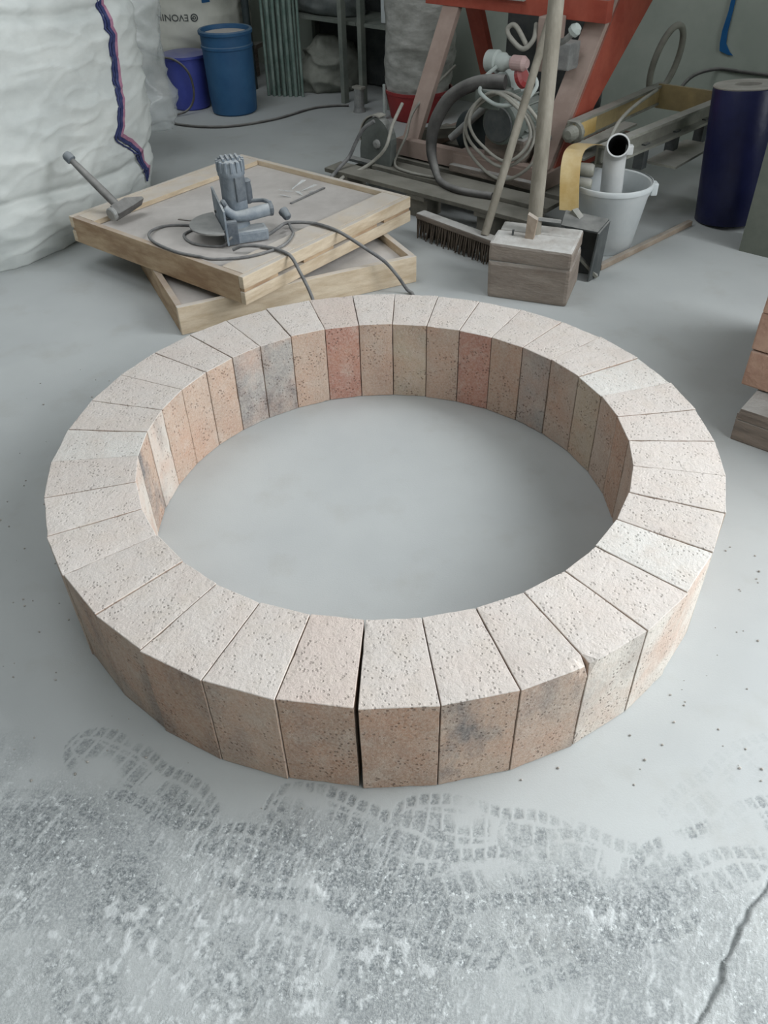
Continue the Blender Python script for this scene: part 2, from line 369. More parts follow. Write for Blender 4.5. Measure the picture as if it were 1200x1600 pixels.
def build_floor():
    fx0, fx1, fy0, fy1, st = -1.30, 1.30, 0.20, 1.32, 0.0034
    xs = np.concatenate([np.linspace(-8.4, fx0, 30)[:-1], np.arange(fx0, fx1, st), np.linspace(fx1, 7.4, 30)])
    ys = np.concatenate([np.linspace(-6.5, fy0, 26)[:-1], np.arange(fy0, fy1, st), np.linspace(fy1, 9.0, 40)])
    X, Y = np.meshgrid(xs, ys); nx, ny = len(xs), len(ys)
    inside = ((X > fx0 - .01) & (X < fx1 + .01) & (Y > fy0 - .01) & (Y < fy1 + .01)).astype(float)
    # trodden zone in front: the dust is kicked off towards the viewer
    bx = np.array([-3, -1.0, -0.72, -0.45, -0.30, -0.12, 0.05, 0.25, 0.45, 0.62, 0.8, 1.0, 3]); by = np.array([1.2, 1.12, 1.0, 0.92, 0.84, 0.86, 0.78, 0.74, 0.71, 0.70, 0.62, 0.58, .5])
    edge = np.interp(X, bx, by) + (fbm(X * 9, Y * 9, 3) - 0.5) * 0.16
    zone = sstep(0.06, -0.05, Y - edge) * sstep(0.21, 0.40, Y) * sstep(1.29, 1.08, np.abs(X))
    strk = fbm(X * 16 + Y * 4, Y * 7, 11)
    worn = zone * np.clip(0.22 + sstep(0.30, 0.60, strk) * 0.45 + sstep(0.45, 0.6, fbm(X * 5, Y * 5, 41)) * 0.6, 0, 1)
    clumps = zone * sstep(0.42, 0.60, fbm(X * 6, Y * 6, 21))
    prints = np.zeros_like(X)
    th = math.radians(66); su = X * math.cos(th) + Y * math.sin(th); sv = -X * math.sin(th) + Y * math.cos(th)
    streak = zone * sstep(0.60, 0.70, fbm(su * 48, sv * 170, 61, 2)) * sstep(0.38, 0.55, fbm(X * 7, Y * 7, 62))
    flecks = zone * sstep(0.63, 0.70, fbm(X * 62, Y * 62, 64, 3)) * sstep(0.40, 0.58, fbm(X * 4 + 9, Y * 4, 65)) * sstep(0.86, 0.70, Y)
    # shoe soles: centre, heading (deg), strength, length
    P = [(-0.545, 0.985, 150, 0.85, .30), (-0.66, 0.86, 160, 0.6, .30), (-0.07, 0.855, 160, 1.0, .30), (-0.20, 0.775, 165, 0.95, .30),
         (0.02, 0.70, 150, 0.8, .30), (0.19, 0.845, 170, 0.95, .28), (0.225, 0.755, 10, 0.7, .29), (0.40, 0.78, 160, 0.5, .29),
         (0.66, 0.80, 18, 0.95, .30), (0.56, 0.71, 195, 0.7, .29), (0.33, 0.64, 200, 0.6, .29), (-0.40, 0.66, 140, 0.6, .30), (-0.15, 0.60, 165, 0.7, .3),
         (-0.62, 0.68, 120, 0.5, .3), (0.72, 0.93, 30, 0.16, .28), (-0.50, 2.0, 20, 0, .3)]
    SC = 1.38
    for (px, py, a, s, ln) in P:
        ln *= SC
        a = math.radians(a); u = ((X - px) * math.cos(a) + (Y - py) * math.sin(a)) / (ln / 2); v = (-(X - px) * math.sin(a) + (Y - py) * math.cos(a))
        u = u + (fbm(X * 14, Y * 14, 51) - 0.5) * 0.06; v = v + (fbm(X * 14, Y * 14, 52) - 0.5) * 0.012
        half = SC * (0.053 - 0.012 * np.clip(-u, 0, 1) - 0.010 * np.exp(-((u + 0.15) / 0.28) ** 2))
        cap = np.sqrt(np.clip(1 - np.abs(np.clip(u, -1, 1)) ** 4, 0, 1)); hv = half * cap
        ins = (np.abs(u) < 1) & (np.abs(v) < hv)
        rim = ins & (np.abs(v) > hv - 0.025)
        sp = u * ln / 2
        lug_rim = rim & ((sp / 0.025) % 1 < 0.70)
        core = ins & (np.abs(v) < hv - 0.034)
        lug_core = core & ((sp / 0.031) % 1 < 0.76) & ((v / 0.046 + 0.5) % 1 < 0.88)
        arch = np.exp(-((u + 0.15) / 0.16) ** 2) > 0.7
        lug = (lug_rim | (lug_core & ~arch)).astype(float) * s
        lug *= sstep(0.32, 0.48, fbm(X * 9 + px * 50, Y * 9, 71)) * np.clip(0.15 + 1.3 * fbm(X * 60, Y * 60, int(px * 1000) % 97 + 5), 0, 1)
        prints = np.maximum(prints, lug * inside)
    # crack in the slab
    cx = np.interp(Y, [0.3, 0.486, 0.525, 0.586, 0.641, 0.675, 0.716, 0.9], [0.40, 0.508, 0.547, 0.596, 0.632, 0.671, 0.72, 0.9]) + (fbm(Y * 40, X * 0 + 3, 9) - 0.5) * 0.02
    wd = 0.002 + 0.007 * fbm(Y * 30, X * 0 + 1, 12)
    crack = np.exp(-((X - cx) / wd) ** 2) * sstep(0.86, 0.76, Y) * sstep(0.21, 0.30, Y) * inside
    # old scuffs elsewhere on the slab (coarse)
    R_ = np.clip(worn * 0.66 + prints * 0.85, 0, 1); G_ = np.clip(crack * 0.8, 0, 1); B_ = np.clip(zone * 0.35 + clumps * 0.65 + prints * 0.5, 0, 1)
    Zz = -0.0010 * prints - 0.007 * crack + inside * (streak * 0.0008 + flecks * 0.0012) + inside * zone * (fbm(X * 55, Y * 55, 33, 3) - 0.5) * 0.0012
    co = np.stack([X, Y, Zz], -1).reshape(-1, 3)
    idx = np.arange(nx * ny).reshape(ny, nx)
    q = np.stack([idx[:-1, :-1], idx[:-1, 1:], idx[1:, 1:], idx[1:, :-1]], -1).reshape(-1, 4)
    me = bpy.data.meshes.new('floor'); me.vertices.add(len(co)); me.vertices.foreach_set('co', co.ravel())
    me.loops.add(q.size); me.loops.foreach_set('vertex_index', q.ravel().astype(np.int32))
    me.polygons.add(len(q)); me.polygons.foreach_set('loop_start', np.arange(0, q.size, 4, dtype=np.int32)); me.polygons.foreach_set('loop_total', np.full(len(q), 4, np.int32))
    me.update(); me.validate()
    ca = me.color_attributes.new('wear', 'FLOAT_COLOR', 'POINT')
    ca.data.foreach_set('color', np.stack([R_, G_, B_, np.clip(streak * 0.42 + flecks * 0.75, 0, 1)], -1).reshape(-1).astype(np.float32))
    return link('floor', me, MT['floor'], org=(0, 0, 0), smooth=True)
tag(build_floor(), 'pale grey dusty concrete floor with shoe prints', kind='structure')

bm = BM(); box(bm, W((RD0 + RD1) / 2, RN1 + 0.1, RH / 2), (RD1 - RD0 + 0.4, 0.2, RH)); struct('wall_back', bm, MT['wall'])
bm = BM(); box(bm, W(RD0 - 0.1, (RN0 + RN1) / 2, RH / 2), (0.2, RN1 - RN0, RH)); struct('wall_left', bm, MT['wall2'])
bm = BM(); box(bm, W((RD0 + RD1) / 2, RN0 - 0.1, RH / 2), (RD1 - RD0 + 0.4, 0.2, RH)); struct('wall_front', bm, MT['wall2'])
bm = BM()
cuts = [RN0] + [v for ab in WIN for v in ab] + [RN1]
for i in range(0, len(cuts), 2):
    box(bm, W(RD1 + 0.1, (cuts[i] + cuts[i + 1]) / 2, (WZ0 + WZ1) / 2), (0.2, cuts[i + 1] - cuts[i], WZ1 - WZ0))
box(bm, W(RD1 + 0.1, (RN0 + RN1) / 2, WZ0 / 2), (0.2, RN1 - RN0, WZ0)); box(bm, W(RD1 + 0.1, (RN0 + RN1) / 2, (WZ1 + RH) / 2), (0.2, RN1 - RN0, RH - WZ1))
struct('wall_right', bm, MT['wall'])
for i, (a, b) in enumerate(WIN):
    fr = BM()
    for k in (a, b): box(fr, W(RD1 + 0.12, k + (0.03 if k == a else -0.03), (WZ0 + WZ1) / 2), (0.06, 0.06, WZ1 - WZ0))
    for k in (WZ0, WZ1): box(fr, W(RD1 + 0.12, (a + b) / 2, k + (0.03 if k == WZ0 else -0.03)), (0.06, b - a, 0.06))
    box(fr, W(RD1 + 0.12, (a + b) / 2, (WZ0 + WZ1) / 2), (0.05, 0.05, WZ1 - WZ0))
    struct('window_%d' % (i + 1), fr, MT['winframe'])
bm = BM()
na, nb = ROOF_FILL[0][1] - SKS[1] / 2, ROOF_FILL[1][1] + SKS[1] / 2; da, db = ROOF_FILL[0][0] - SKS[0] / 2, ROOF_FILL[0][0] + SKS[0] / 2
m0, m1 = ROOF_FILL[0][1] + SKS[1] / 2, ROOF_FILL[1][1] - SKS[1] / 2
def cbox(a0, a1, b0, b1): box(bm, W((a0 + a1) / 2, (b0 + b1) / 2, RH + 0.1), (a1 - a0, b1 - b0, 0.2))
cbox(RD0 - .2, da, RN0 - .2, RN1 + .2); cbox(db, RD1 + .2, RN0 - .2, RN1 + .2); cbox(da, db, RN0 - .2, na); cbox(da, db, nb, RN1 + .2); cbox(da, db, m0, m1)
struct('ceiling', bm, MT['ceil'])
# partition wall whose end shows at the right edge
bm = BM()
box(bm, W((-1.13 + PWA) / 2, 4.02, RH / 2), (PWA + 1.13, 0.22, RH)); box(bm, W((PWB + RD1) / 2, 4.02, RH / 2), (RD1 - PWB, 0.22, RH))
box(bm, W((PWA + PWB) / 2, 4.02, PZ0 / 2), (PWB - PWA, 0.22, PZ0)); box(bm, W((PWA + PWB) / 2, 4.02, (PZ1 + RH) / 2), (PWB - PWA, 0.22, RH - PZ1))
struct('wall_partition', bm, MT['pillar'])
bm = BM()
for a in (PWA + 0.03, PWA + 1.12, PWB - 1.12, PWB - 0.03): box(bm, W(a, 4.05, (PZ0 + PZ1) / 2), (0.06, 0.06, PZ1 - PZ0))
for z in (PZ0 + 0.03, PZ1 - 0.03): box(bm, W((PWA + PWB) / 2, 4.05, z), (PWB - PWA, 0.06, 0.06))
struct('window_3', bm, MT['winframe'])

# ------------------------------------------------------------------ the brick ring
RC = Vector((0.0029, 1.8419, 0)); RO, RI, RHT = 0.898, 0.6670, 0.2816
JA = [144.88, 154.9, 164.9, 174.57, 184.4, 194.5, 204.5, 214.5, 224.95, 234.95, 245.3, 255.5, 265.72, 276.15, 286.45, 296.6, 306.95, 316.95, 327.0,
      336.9, 346.8, 356.65, 366.5, 376.1, 386.4, 397.0, 406.8, 416.8, 426.7, 436.4, 446.4, 456.15, 466.1, 476.37, 486.1, 495.4]
TAN, ORG_, GREY, REDB, PALE, BRN, YEL = (184, 164, 149), (189, 164, 146), (166, 162, 158), (180, 130, 114), (214, 206, 197), (178, 148, 128), (190, 173, 152)
TOP, TOPW, TOPP = (211, 203, 197), (215, 212, 207), (210, 196, 188)
# per brick: outer colour, inner colour, top colour, outer stain, inner stain
KB = {0: (TAN, ORG_, TOP, .2, .1), 1: (TAN, ORG_, TOP, .2, .2), 2: (TAN, PALE, TOP, .2, .4), 3: (TAN, ORG_, TOPW, .2, 1.0), 4: (GREY, PALE, TOP, .3, 0),
      5: (TAN, PALE, TOP, .3, 0), 6: (TAN, TAN, TOP, .4, .2), 7: (TAN, TAN, TOP, .5, .2), 8: (TAN, TAN, TOP, .6, .2), 9: (BRN, TAN, TOP, .5, .2), 10: (ORG_, TAN, TOP, .3, .2),
      11: (BRN, TAN, TOPP, .3, .2), 12: (BRN, TAN, TOP, .15, .2), 13: (ORG_, TAN, TOP, .95, .2), 14: (TAN, TAN, TOP, .5, .2), 15: (PALE, TAN, TOP, .3, .2), 16: (PALE, TAN, TOP, .1, .2),
      17: (PALE, TAN, TOPW, .1, .2), 18: (PALE, TAN, TOP, .1, .2), 19: (TAN, TAN, TOP, .1, .2), 20: (TAN, TAN, TOP, .1, .2), 21: (TAN, BRN, TOP, .1, .1), 22: (TAN, TAN, TOP, .1, .1),
      23: (TAN, YEL, TOPW, .1, .1), 24: (TAN, TAN, TOP, .1, .2), 25: (TAN, GREY, TOP, .1, .2), 26: (TAN, ORG_, TOP, .1, .1), 27: (TAN, REDB, TOP, .1, .1), 28: (TAN, ORG_, TOP, .1, .1),
      29: (TAN, YEL, TOP, .1, .3), 30: (TAN, ORG_, TOP, .1, .15), 31: (TAN, REDB, TOPP, .1, 0), 32: (TAN, ORG_, TOP, .1, .1), 33: (TAN, GREY, TOP, .1, 1.0), 34: (TAN, GREY, TOP, .1, .8), 35: (TAN, ORG_, TOP, .1, .1)}
ring = thing('brick_ring', RC, 'large ring of pale wedge-shaped firebricks standing on the dusty floor', 'brick ring')
def make_brick(k):
    a0, a1 = math.radians(JA[k]), math.radians(JA[(k + 1) % 36] + (360 if k == 35 else 0))
    g = 0.0009
    gl0 = gl1 = g                                      # half gaps at the joints, wider where the photo shows an open one
    wide = {12: 0.0042, 16: 0.0016, 15: 0.0014, 13: 0.001, 0: 0.0012, 18: 0.0013, 11: 0.0008}
    go0, go1 = wide.get(k, g), wide.get((k + 1) % 36, g)
    dr = rnd.uniform(-0.003, 0.003); dz = rnd.uniform(-0.0015, 0.0015)
    ro, ri = RO + dr, RI + dr * 0.6
    def pt(r, a, off, z):
        t = Vector((-math.sin(a), math.cos(a), 0))
        return Vector((math.cos(a) * r, math.sin(a) * r, z)) + t * off
    bm = BM()
    zb, zt = 0.0005, RHT + dz
    C = {}
    for zi, z in ((0, zb), (1, zt)):
        C[0, 0, zi] = bm.verts.new(RC + pt(ri, a0, gl0, z)); C[0, 1, zi] = bm.verts.new(RC + pt(ri, a1, -gl1, z))
        C[1, 0, zi] = bm.verts.new(RC + pt(ro, a0, go0, z)); C[1, 1, zi] = bm.verts.new(RC + pt(ro, a1, -go1, z))
    F = {}
    F['b'] = bm.faces.new([C[0, 0, 0], C[0, 1, 0], C[1, 1, 0], C[1, 0, 0]]); F['t'] = bm.faces.new([C[0, 0, 1], C[1, 0, 1], C[1, 1, 1], C[0, 1, 1]])
    F['o'] = bm.faces.new([C[1, 0, 0], C[1, 1, 0], C[1, 1, 1], C[1, 0, 1]]); F['i'] = bm.faces.new([C[0, 1, 0], C[0, 0, 0], C[0, 0, 1], C[0, 1, 1]])
    F['s0'] = bm.faces.new([C[0, 0, 0], C[1, 0, 0], C[1, 0, 1], C[0, 0, 1]]); F['s1'] = bm.faces.new([C[1, 1, 0], C[0, 1, 0], C[0, 1, 1], C[1, 1, 1]])
    bmesh.ops.bevel(bm, geom=list(bm.edges), offset=0.0013, segments=1, affect='EDGES')
    bmesh.ops.subdivide_edges(bm, edges=[e for e in bm.edges if e.calc_length() > 0.04], cuts=7, use_grid_fill=True)
    bmesh.ops.triangulate(bm, faces=[f for f in bm.faces if len(f.verts) > 4])
    bm.normal_update()
    cen = sum((v.co for v in bm.verts), Vector()) / len(bm.verts)
    for v in bm.verts:                                  # worn arrises and a slightly uneven cut
        s = noise.noise(v.co * 38 + Vector((k, 0, 0))) ; s2 = noise.noise(v.co * 11 + Vector((0, k, 0)))
        edge = 1.0 if len(v.link_faces) != 4 or any(abs(f.normal.dot(v.link_faces[0].normal)) < 0.9 for f in v.link_faces) else 0.0
        inw = (cen - v.co).normalized()
        v.co += inw * (edge * (0.0006 + 0.0028 * max(0, s)) + 0.0005 * s2)
        if v.co.z < 0.0003: v.co.z = 0.0003
    if k in (14, 15):                                   # broken corner at one outer joint
        a = a1 if k == 14 else a0; cpt = RC + pt(ro, a, 0, zt)
        for v in bm.verts:
            dd = (v.co - cpt).length
            if dd < 0.03: v.co += (cen - v.co).normalized() * 0.014 * (1 - dd / 0.03)
    o_, i_, t_, so, si = KB[k]
    lay = bm.loops.layers.float_color.new('tint'); ls = bm.loops.layers.float_color.new('stain')
    am = (a0 + a1) / 2; rad = Vector((math.cos(am), math.sin(am), 0))
    jt = rnd.uniform(-5, 5)
    bmesh.ops.recalc_face_normals(bm, faces=bm.faces)
    for f in bm.faces:
        n = f.normal
        if n.z > 0.3: c, s = t_, (0.05, 0.10)
        elif n.dot(rad) > 0.6: c, s = o_, (so, 0.8)
        elif n.dot(rad) < -0.6: c, s = i_, (si, 0.8)
        else: c, s = TAN, (0.1, 0.4)
        cc = lin(tuple(max(0, min(255, v + jt)) for v in c))
        for l in f.loops: l[lay] = cc; l[ls] = (s[0], s[1], 0, 1)
    return link('brick', bm, MT['brick'], ring)
for k in range(36): make_brick(k)

# ------------------------------------------------------------------ two wooden trays
def tray(name, c, ang, L, Wd, z0, z1, label, split, planks, boardz, first):
    """square timber tray: corner-jointed sides, board inside"""
    a = math.radians(ang); x = Vector((math.cos(a), math.sin(a), 0)); y = Vector((-math.sin(a), math.cos(a), 0)); ax = (x, y, Z)
    c = Vector(c); t = thing(name, (c.x, c.y, z0), label, 'tray', 'wooden trays')
    P = lambda u, v, z: Vector((c.x, c.y, 0)) + x * u + y * v + Z * z
    th = 0.026; h = z1 - z0
    def piece(nm, ctr, s, m='wood', bev=0.0025): return link(nm, box(BM(), ctr, s, ax, bev), MT[m], t)
    for sgn in (-1, 1):
        # long sides along x
        if split:
            hh = h * 0.435
            piece('side_board', P(0, sgn * (Wd / 2 - th / 2), z1 - hh / 2), (L, th, hh)); piece('side_board', P(0, sgn * (Wd / 2 - th / 2), z0 + hh / 2), (L, th, hh))
            for u in (-L / 2 + 0.10, -0.10, 0.20, L / 2 - 0.10): piece('spacer', P(u, sgn * (Wd / 2 - th / 2 - 0.002), (z0 + z1) / 2), (0.19, th * 0.8, h * 0.128), 'wood2', 0.0)
        else: piece('side_board', P(0, sgn * (Wd / 2 - th / 2), (z0 + z1) / 2), (L, th, h))
        piece('side_board', P(sgn * (L / 2 - th / 2), 0, (z0 + z1) / 2), (th, Wd - 2 * th - 0.002, h), 'wood2' if sgn < 0 else 'wood')
    piece('panel', P(0, 0, boardz - 0.009), (L - 2 * th - 0.004, Wd - 2 * th - 0.004, 0.018), 'board', 0.0)
    for sgn in planks:
        piece('plank', P(0, sgn * (Wd / 2 - th - 0.062), (boardz + z1) / 2 + 0.0005), (L - 2 * th - 0.004, 0.12, z1 - boardz - 0.001))
    return t, P
# upper tray: x axis from front corner to right corner
tr1, T1 = tray('wooden_tray', (-0.618, 3.784, 0), 50.9, 1.09, 1.125, 0.122, 0.238, 'upper pale wooden tray with a grey panel, carrying the hammer and the cutting tool', True, (-1, 1), 0.214, True)
tr2, T2 = tray('wooden_tray', (-0.535, 3.705, 0), 24.6, 1.07, 1.06, 0.001, 0.120, 'lower pale wooden tray lying askew under the other tray', False, (), 0.085, False)

# ------------------------------------------------------------------ hammer on the upper tray
hm = thing('hammer', (-1.16, 3.69, 0.2385), 'dusty hammer standing on its head on the upper tray, handle tilted up', 'hammer')
hd = Vector((-1.15, 3.70, 0.268)); hx = Vector((0.62, 0.75, 0.05)).normalized(); hdir = (Vector((-1.36, 3.82, 0.452)) - hd).normalized()
hy = hdir.cross(hx).normalized(); hx = hy.cross(hdir)
bm = BM(); box(bm, hd, (0.09, 0.052, 0.052), (hx, hy, hdir), 0.004); link('hammer_head', bm, MT['hammer'], hm)
bm = BM()
prism(bm, [hd + hx * 0.045 + hy * 0.025 + hdir * 0.025, hd + hx * 0.115 + hy * 0.022 - hdir * 0.010, hd + hx * 0.115 + hy * 0.022 - hdir * 0.022, hd + hx * 0.045 + hy * 0.025 - hdir * 0.024], hy * -0.048)
link('peen', bm, MT['hammer'], hm)
bm = BM(); lathe(bm, [(0.030, 0), (0.030, 0.016), (0.025, 0.02)], hd - hx * 0.044, -hx, 12); link('striking_face', bm, MT['steel'], hm)
bm = BM(); tube(bm, [hd - hdir * 0.01, hd + hdir * 0.10, hd + hdir * 0.24, hd + hdir * 0.315], lambda t: 0.016 + 0.0025 * math.sin(t * 5), 10)
auto_smooth(link('handle', bm, MT['hammer'], hm))
bm = BM(); lathe(bm, [(0.016, 0), (0.022, 0.004), (0.022, 0.03), (0.018, 0.04)], hd + hdir * 0.295, hdir, 12); auto_smooth(link('handle_end', bm, MT['tooldark'], hm))

# ------------------------------------------------------------------ cutting tool on the upper tray
TZ = 0.2145
tl = thing('cutting_tool', (-0.60, 3.45, TZ), 'dusty blue-grey electric stone cutter standing upright on the upper tray', 'power tool')
px_ = Vector((0.10, -0.30, 0)).normalized()      # along the sole plate, towards the camera
py_ = Vector((0.30, 0.10, 0)).normalized()       # away from the plate, to the right
Tp = lambda u, v, z: Vector((-0.665, 3.46, TZ)) + px_ * u + py_ * v + Z * z
bm = BM(); prism(bm, [Tp(-0.15, 0, 0.03), Tp(0.12, 0, 0.012), Tp(0.12, 0, 0.155), Tp(-0.15, 0, 0.175)], py_ * 0.008); link('sole_plate', bm, MT['tool'], tl)
bm = BM()                                          # half disc guard / blade left of the plate
pts = [Tp(-0.11, -0.012, 0.065)]
ca = Tp(-0.01, -0.006, 0.062)
pr = []
for i in range(25):
    a = math.pi * i / 24
    pr.append(ca - py_ * (0.125 * math.sin(a)) + px_ * (0.135 * math.cos(a)))
prism(bm, pr, Z * 0.006); link('cutting_disc', bm, MT['steel'], tl)
bm = BM(); lathe(bm, [(0.05, 0), (0.05, 0.012), (0.02, 0.016)], ca - py_ * 0.02 - Z * 0.02, Z, 20); link('flange', bm, MT['tooldark'], tl)
# upright motor housing
mb = Tp(-0.01, 0.075, 0.085)
bm = BM(); lathe(bm, [(0.040, 0), (0.050, 0.015), (0.052, 0.03), (0.052, 0.17), (0.056, 0.175), (0.056, 0.19), (0.054, 0.215), (0.050, 0.228), (0.036, 0.236)], mb, Z, 28)
mh = auto_smooth(link('motor_housing', bm, MT['tool'], tl))
for i in range(14):
    a = 2 * math.pi * i / 14; q = mb + Vector((math.cos(a), math.sin(a), 0)) * 0.053
    bm = BM(); box(bm, q + Z * 0.213, (0.012, 0.010, 0.044), (Vector((math.cos(a), math.sin(a), 0)), Vector((-math.sin(a), math.cos(a), 0)), Z), 0.002); link('vent_rib', bm, MT['tool'], mh)
for i in range(4):
    bm = BM(); box(bm, mb + Z * 0.240 + py_ * ((i - 1.5) * 0.02), (0.062, 0.010, 0.012), (px_, py_, Z), 0.002); link('vent_rib', bm, MT['tool'], mh)
bm = BM(); box(bm, mb + Z * 0.125 + (px_ * 0.8 + py_ * 0.4).normalized() * 0.05, (0.012, 0.05, 0.10), ((px_ * 0.8 + py_ * 0.4).normalized(), (py_ * 0.8 - px_ * 0.4).normalized(), Z), 0.004); link('cover_plate', bm, MT['tooldark'], mh)
# gear case, grip, side handle, trigger bow
bm = BM(); lathe(bm, [(0.03, 0), (0.055, 0.012), (0.062, 0.04), (0.058, 0.075), (0.045, 0.09)], Tp(-0.005, 0.065, 0.0), Z, 20); auto_smooth(link('gear_case', bm, MT['tool'], tl))
bm = BM(); box(bm, Tp(0.055, 0.10, 0.028), (0.085, 0.17, 0.05), (px_, py_, Z), 0.012); link('foot', bm, MT['tool'], tl)
bm = BM(); box(bm, Tp(0.09, 0.03, 0.055), (0.03, 0.05, 0.10), (px_, py_, Z), 0.008); link('clamp_bracket', bm, MT['tooldark'], tl)
bm = BM(); tube(bm, [Tp(0.06, 0.015, 0.15), Tp(0.065, 0.05, 0.115), Tp(0.06, 0.10, 0.108), Tp(0.05, 0.17, 0.112), Tp(0.045, 0.215, 0.115)], lambda t: 0.016 + 0.010 * min(1, t * 1.7), 14)
auto_smooth(link('grip', bm, MT['tool'], tl), 60)
bm = BM(); lathe(bm, [(0.027, 0), (0.028, 0.006), (0.028, 0.014), (0.02, 0.018)], Tp(0.046, 0.205, 0.115), py_, 16); link('grip_cap', bm, MT['tooldark'], tl)
bm = BM(); lathe(bm, [(0.014, 0), (0.021, 0.01), (0.022, 0.06), (0.019, 0.085), (0.021, 0.095), (0.012, 0.104)], Tp(-0.09, 0.145, 0.105), Z, 16); auto_smooth(link('side_handle', bm, MT['tooldark'], tl))
bm = BM(); tube(bm, [Tp(-0.09, 0.10, 0.115), Tp(-0.085, 0.145, 0.115), Tp(-0.04, 0.20, 0.125), Tp(0.03, 0.215, 0.135)], 0.009, 8); auto_smooth(link('trigger_bow', bm, MT['tool'], tl))
bm = BM(); tube(bm, [Tp(0.02, 0.02, 0.16), Tp(0.04, 0.018, 0.165), Tp(0.05, 0.03, 0.14)], 0.012, 8); link('lever', bm, MT['tooldark'], tl)
for u, z in ((0.085, 0.06), (0.10, 0.025), (-0.09, 0.09)):
    bm = BM(); lathe(bm, [(0.008, 0), (0.008, 0.006), (0.004, 0.008)], Tp(u, 0.0, z), -py_, 8); link('bolt', bm, MT['darksteel'], tl)
CZ = 0.2195
bm = BM(); tube(bm, [Tp(0.07, 0.05, 0.05), (-0.62, 3.36, 0.25), (-0.66, 3.36, CZ + 0.002), (-0.78, 3.40, CZ), (-0.84, 3.50, CZ), (-0.80, 3.585, CZ), (-0.86, 3.615, CZ), (-0.95, 3.606, CZ), (-0.990, 3.513, 0.23), (-0.945, 3.375, 0.2445), (-0.829, 3.26, 0.2445), (-0.72, 3.20, 0.2445),
                (-0.655, 3.172, 0.2445), (-0.52, 3.19, 0.2445), (-0.395, 3.285, 0.2445), (-0.357, 3.41, 0.2445), (-0.372, 3.49, 0.2445), (-0.385, 3.545, 0.2445)], 0.0062, 8, n=8)
auto_smooth(link('power_cord', bm, MT['cord'], tl), 80)
ex = thing('extension_cord', (-0.385, 3.55, 0.2385), 'dark grey extension cord with a socket, running over the tray edge to the floor', 'cord')
bm = BM(); tube(bm, [(-0.52, 3.46, CZ + .001), (-0.47, 3.475, CZ + 0.003), (-0.43, 3.50, 0.238), (-0.39, 3.535, 0.2475), (-0.29, 3.53, 0.2475), (-0.21, 3.475, 0.248), (-0.145, 3.42, 0.238), (-0.05, 3.34, 0.205), (0.03, 3.34, 0.145), (0.085, 3.335, 0.08), (0.125, 3.33, 0.02), (0.15, 3.30, 0.007), (0.14, 3.15, 0.007), (0.10, 2.90, 0.007)], 0.0075, 8, n=8)
auto_smooth(link('cord', bm, MT['cord'], ex), 80)
bm = BM(); lathe(bm, [(0.012, 0), (0.018, 0.006), (0.020, 0.03), (0.022, 0.034), (0.022, 0.045), (0.016, 0.05)], (-0.385, 3.555, 0.262), Vector((-0.3, 0.4, 0.25)), 14); auto_smooth(link('socket', bm, MT['tooldark'], ex))
bm = BM(); tube(bm, [(-0.60, 3.30, CZ + .01), (-0.56, 3.295, 0.246), (-0.50, 3.29, 0.2475), (-0.43, 3.262, 0.2475), (-0.375, 3.215, 0.247), (-0.345, 3.185, 0.236), (-0.315, 3.15, 0.19), (-0.275, 3.10, 0.12), (-0.24, 3.03, 0.03), (-0.225, 2.98, 0.008), (-0.20, 2.90, 0.007)], 0.0072, 8, n=8)
tag(auto_smooth(link('power_cable', bm, MT['cord']), 80), 'grey cable from under the cutter hanging over the tray edge behind the bricks', 'cable')
# torn film and splinters on the panel
bm = BM()
for i in range(6):
    a = Vector((-0.36 + rnd.uniform(-0.05, 0.05), 4.02 + rnd.uniform(-0.07, 0.05), 0.2155)); b = a + Vector((rnd.uniform(-0.08, 0.08), rnd.uniform(-0.02, 0.07), rnd.uniform(0.01, 0.03)))
    c = a + Vector((rnd.uniform(-0.05, 0.06), rnd.uniform(-0.03, 0.05), 0.001)); d_ = b + Vector((0.02, 0.01, -0.005))
    vs = [bm.verts.new(v) for v in (a, c, d_, b)]; bm.faces.new(vs)
o = link('film_scrap', bm, MT['film']); tag(o, 'crumpled scrap of clear film on the grey tray panel', 'plastic scrap')
sm = o.modifiers.new('solid', 'SOLIDIFY'); sm.thickness = 0.001
bm = BM(); beam(bm, (-0.40, 3.86, 0.217), (-0.25, 4.06, 0.219), 0.012, 0.004); tag(link('wood_splinter', bm, MT['cord']), 'thin grey strip lying on the tray panel beside the film scrap', 'strip')
bm = BM(); beam(bm, (-0.90, 3.70, 0.2165), (-0.84, 3.68, 0.2165), 0.012, 0.003); tag(link('wood_chip', bm, MT['oldwood']), 'small wood chip on the tray panel behind the cutting disc', 'chip')

# ------------------------------------------------------------------ wooden ram with handle
ra = math.radians(-21.6); rx = Vector((math.cos(ra), math.sin(ra), 0)); ry = Vector((-math.sin(ra), math.cos(ra), 0)); rax = (rx, ry, Z)
rc = Vector((0.672, 3.342, 0))
rm = thing('wooden_rammer', rc, 'heavy weathered wooden block rammer with a round handle, standing behind the ring', 'rammer')
bm = BM(); box(bm, rc + Z * 0.083, (0.345, 0.255, 0.163), rax, 0.016, 0.004); link('block', bm, MT['block'], rm)
bm = BM(); box(bm, rc + Z * 0.2 - ry * 0.047, (0.348, 0.165, 0.072), rax, 0.012, 0.003); link('block_layer', bm, MT['block'], rm)
bm = BM(); box(bm, rc + Z * 0.2 + ry * 0.086, (0.342, 0.096, 0.07), rax, 0.012, 0.003); link('block_layer', bm, MT['block'], rm)
b0, b1 = Vector((0.655, 3.335, 0.05)), Vector((0.704, 3.60, 1.047)); dd = (b1 - b0).normalized()
bm = BM(); tube(bm, [b0, b0 + dd * 0.5, b0 + dd * 1.0, b0 + dd * 1.42], 0.031, 16); auto_smooth(link('handle', bm, MT['stick'], rm), 60)
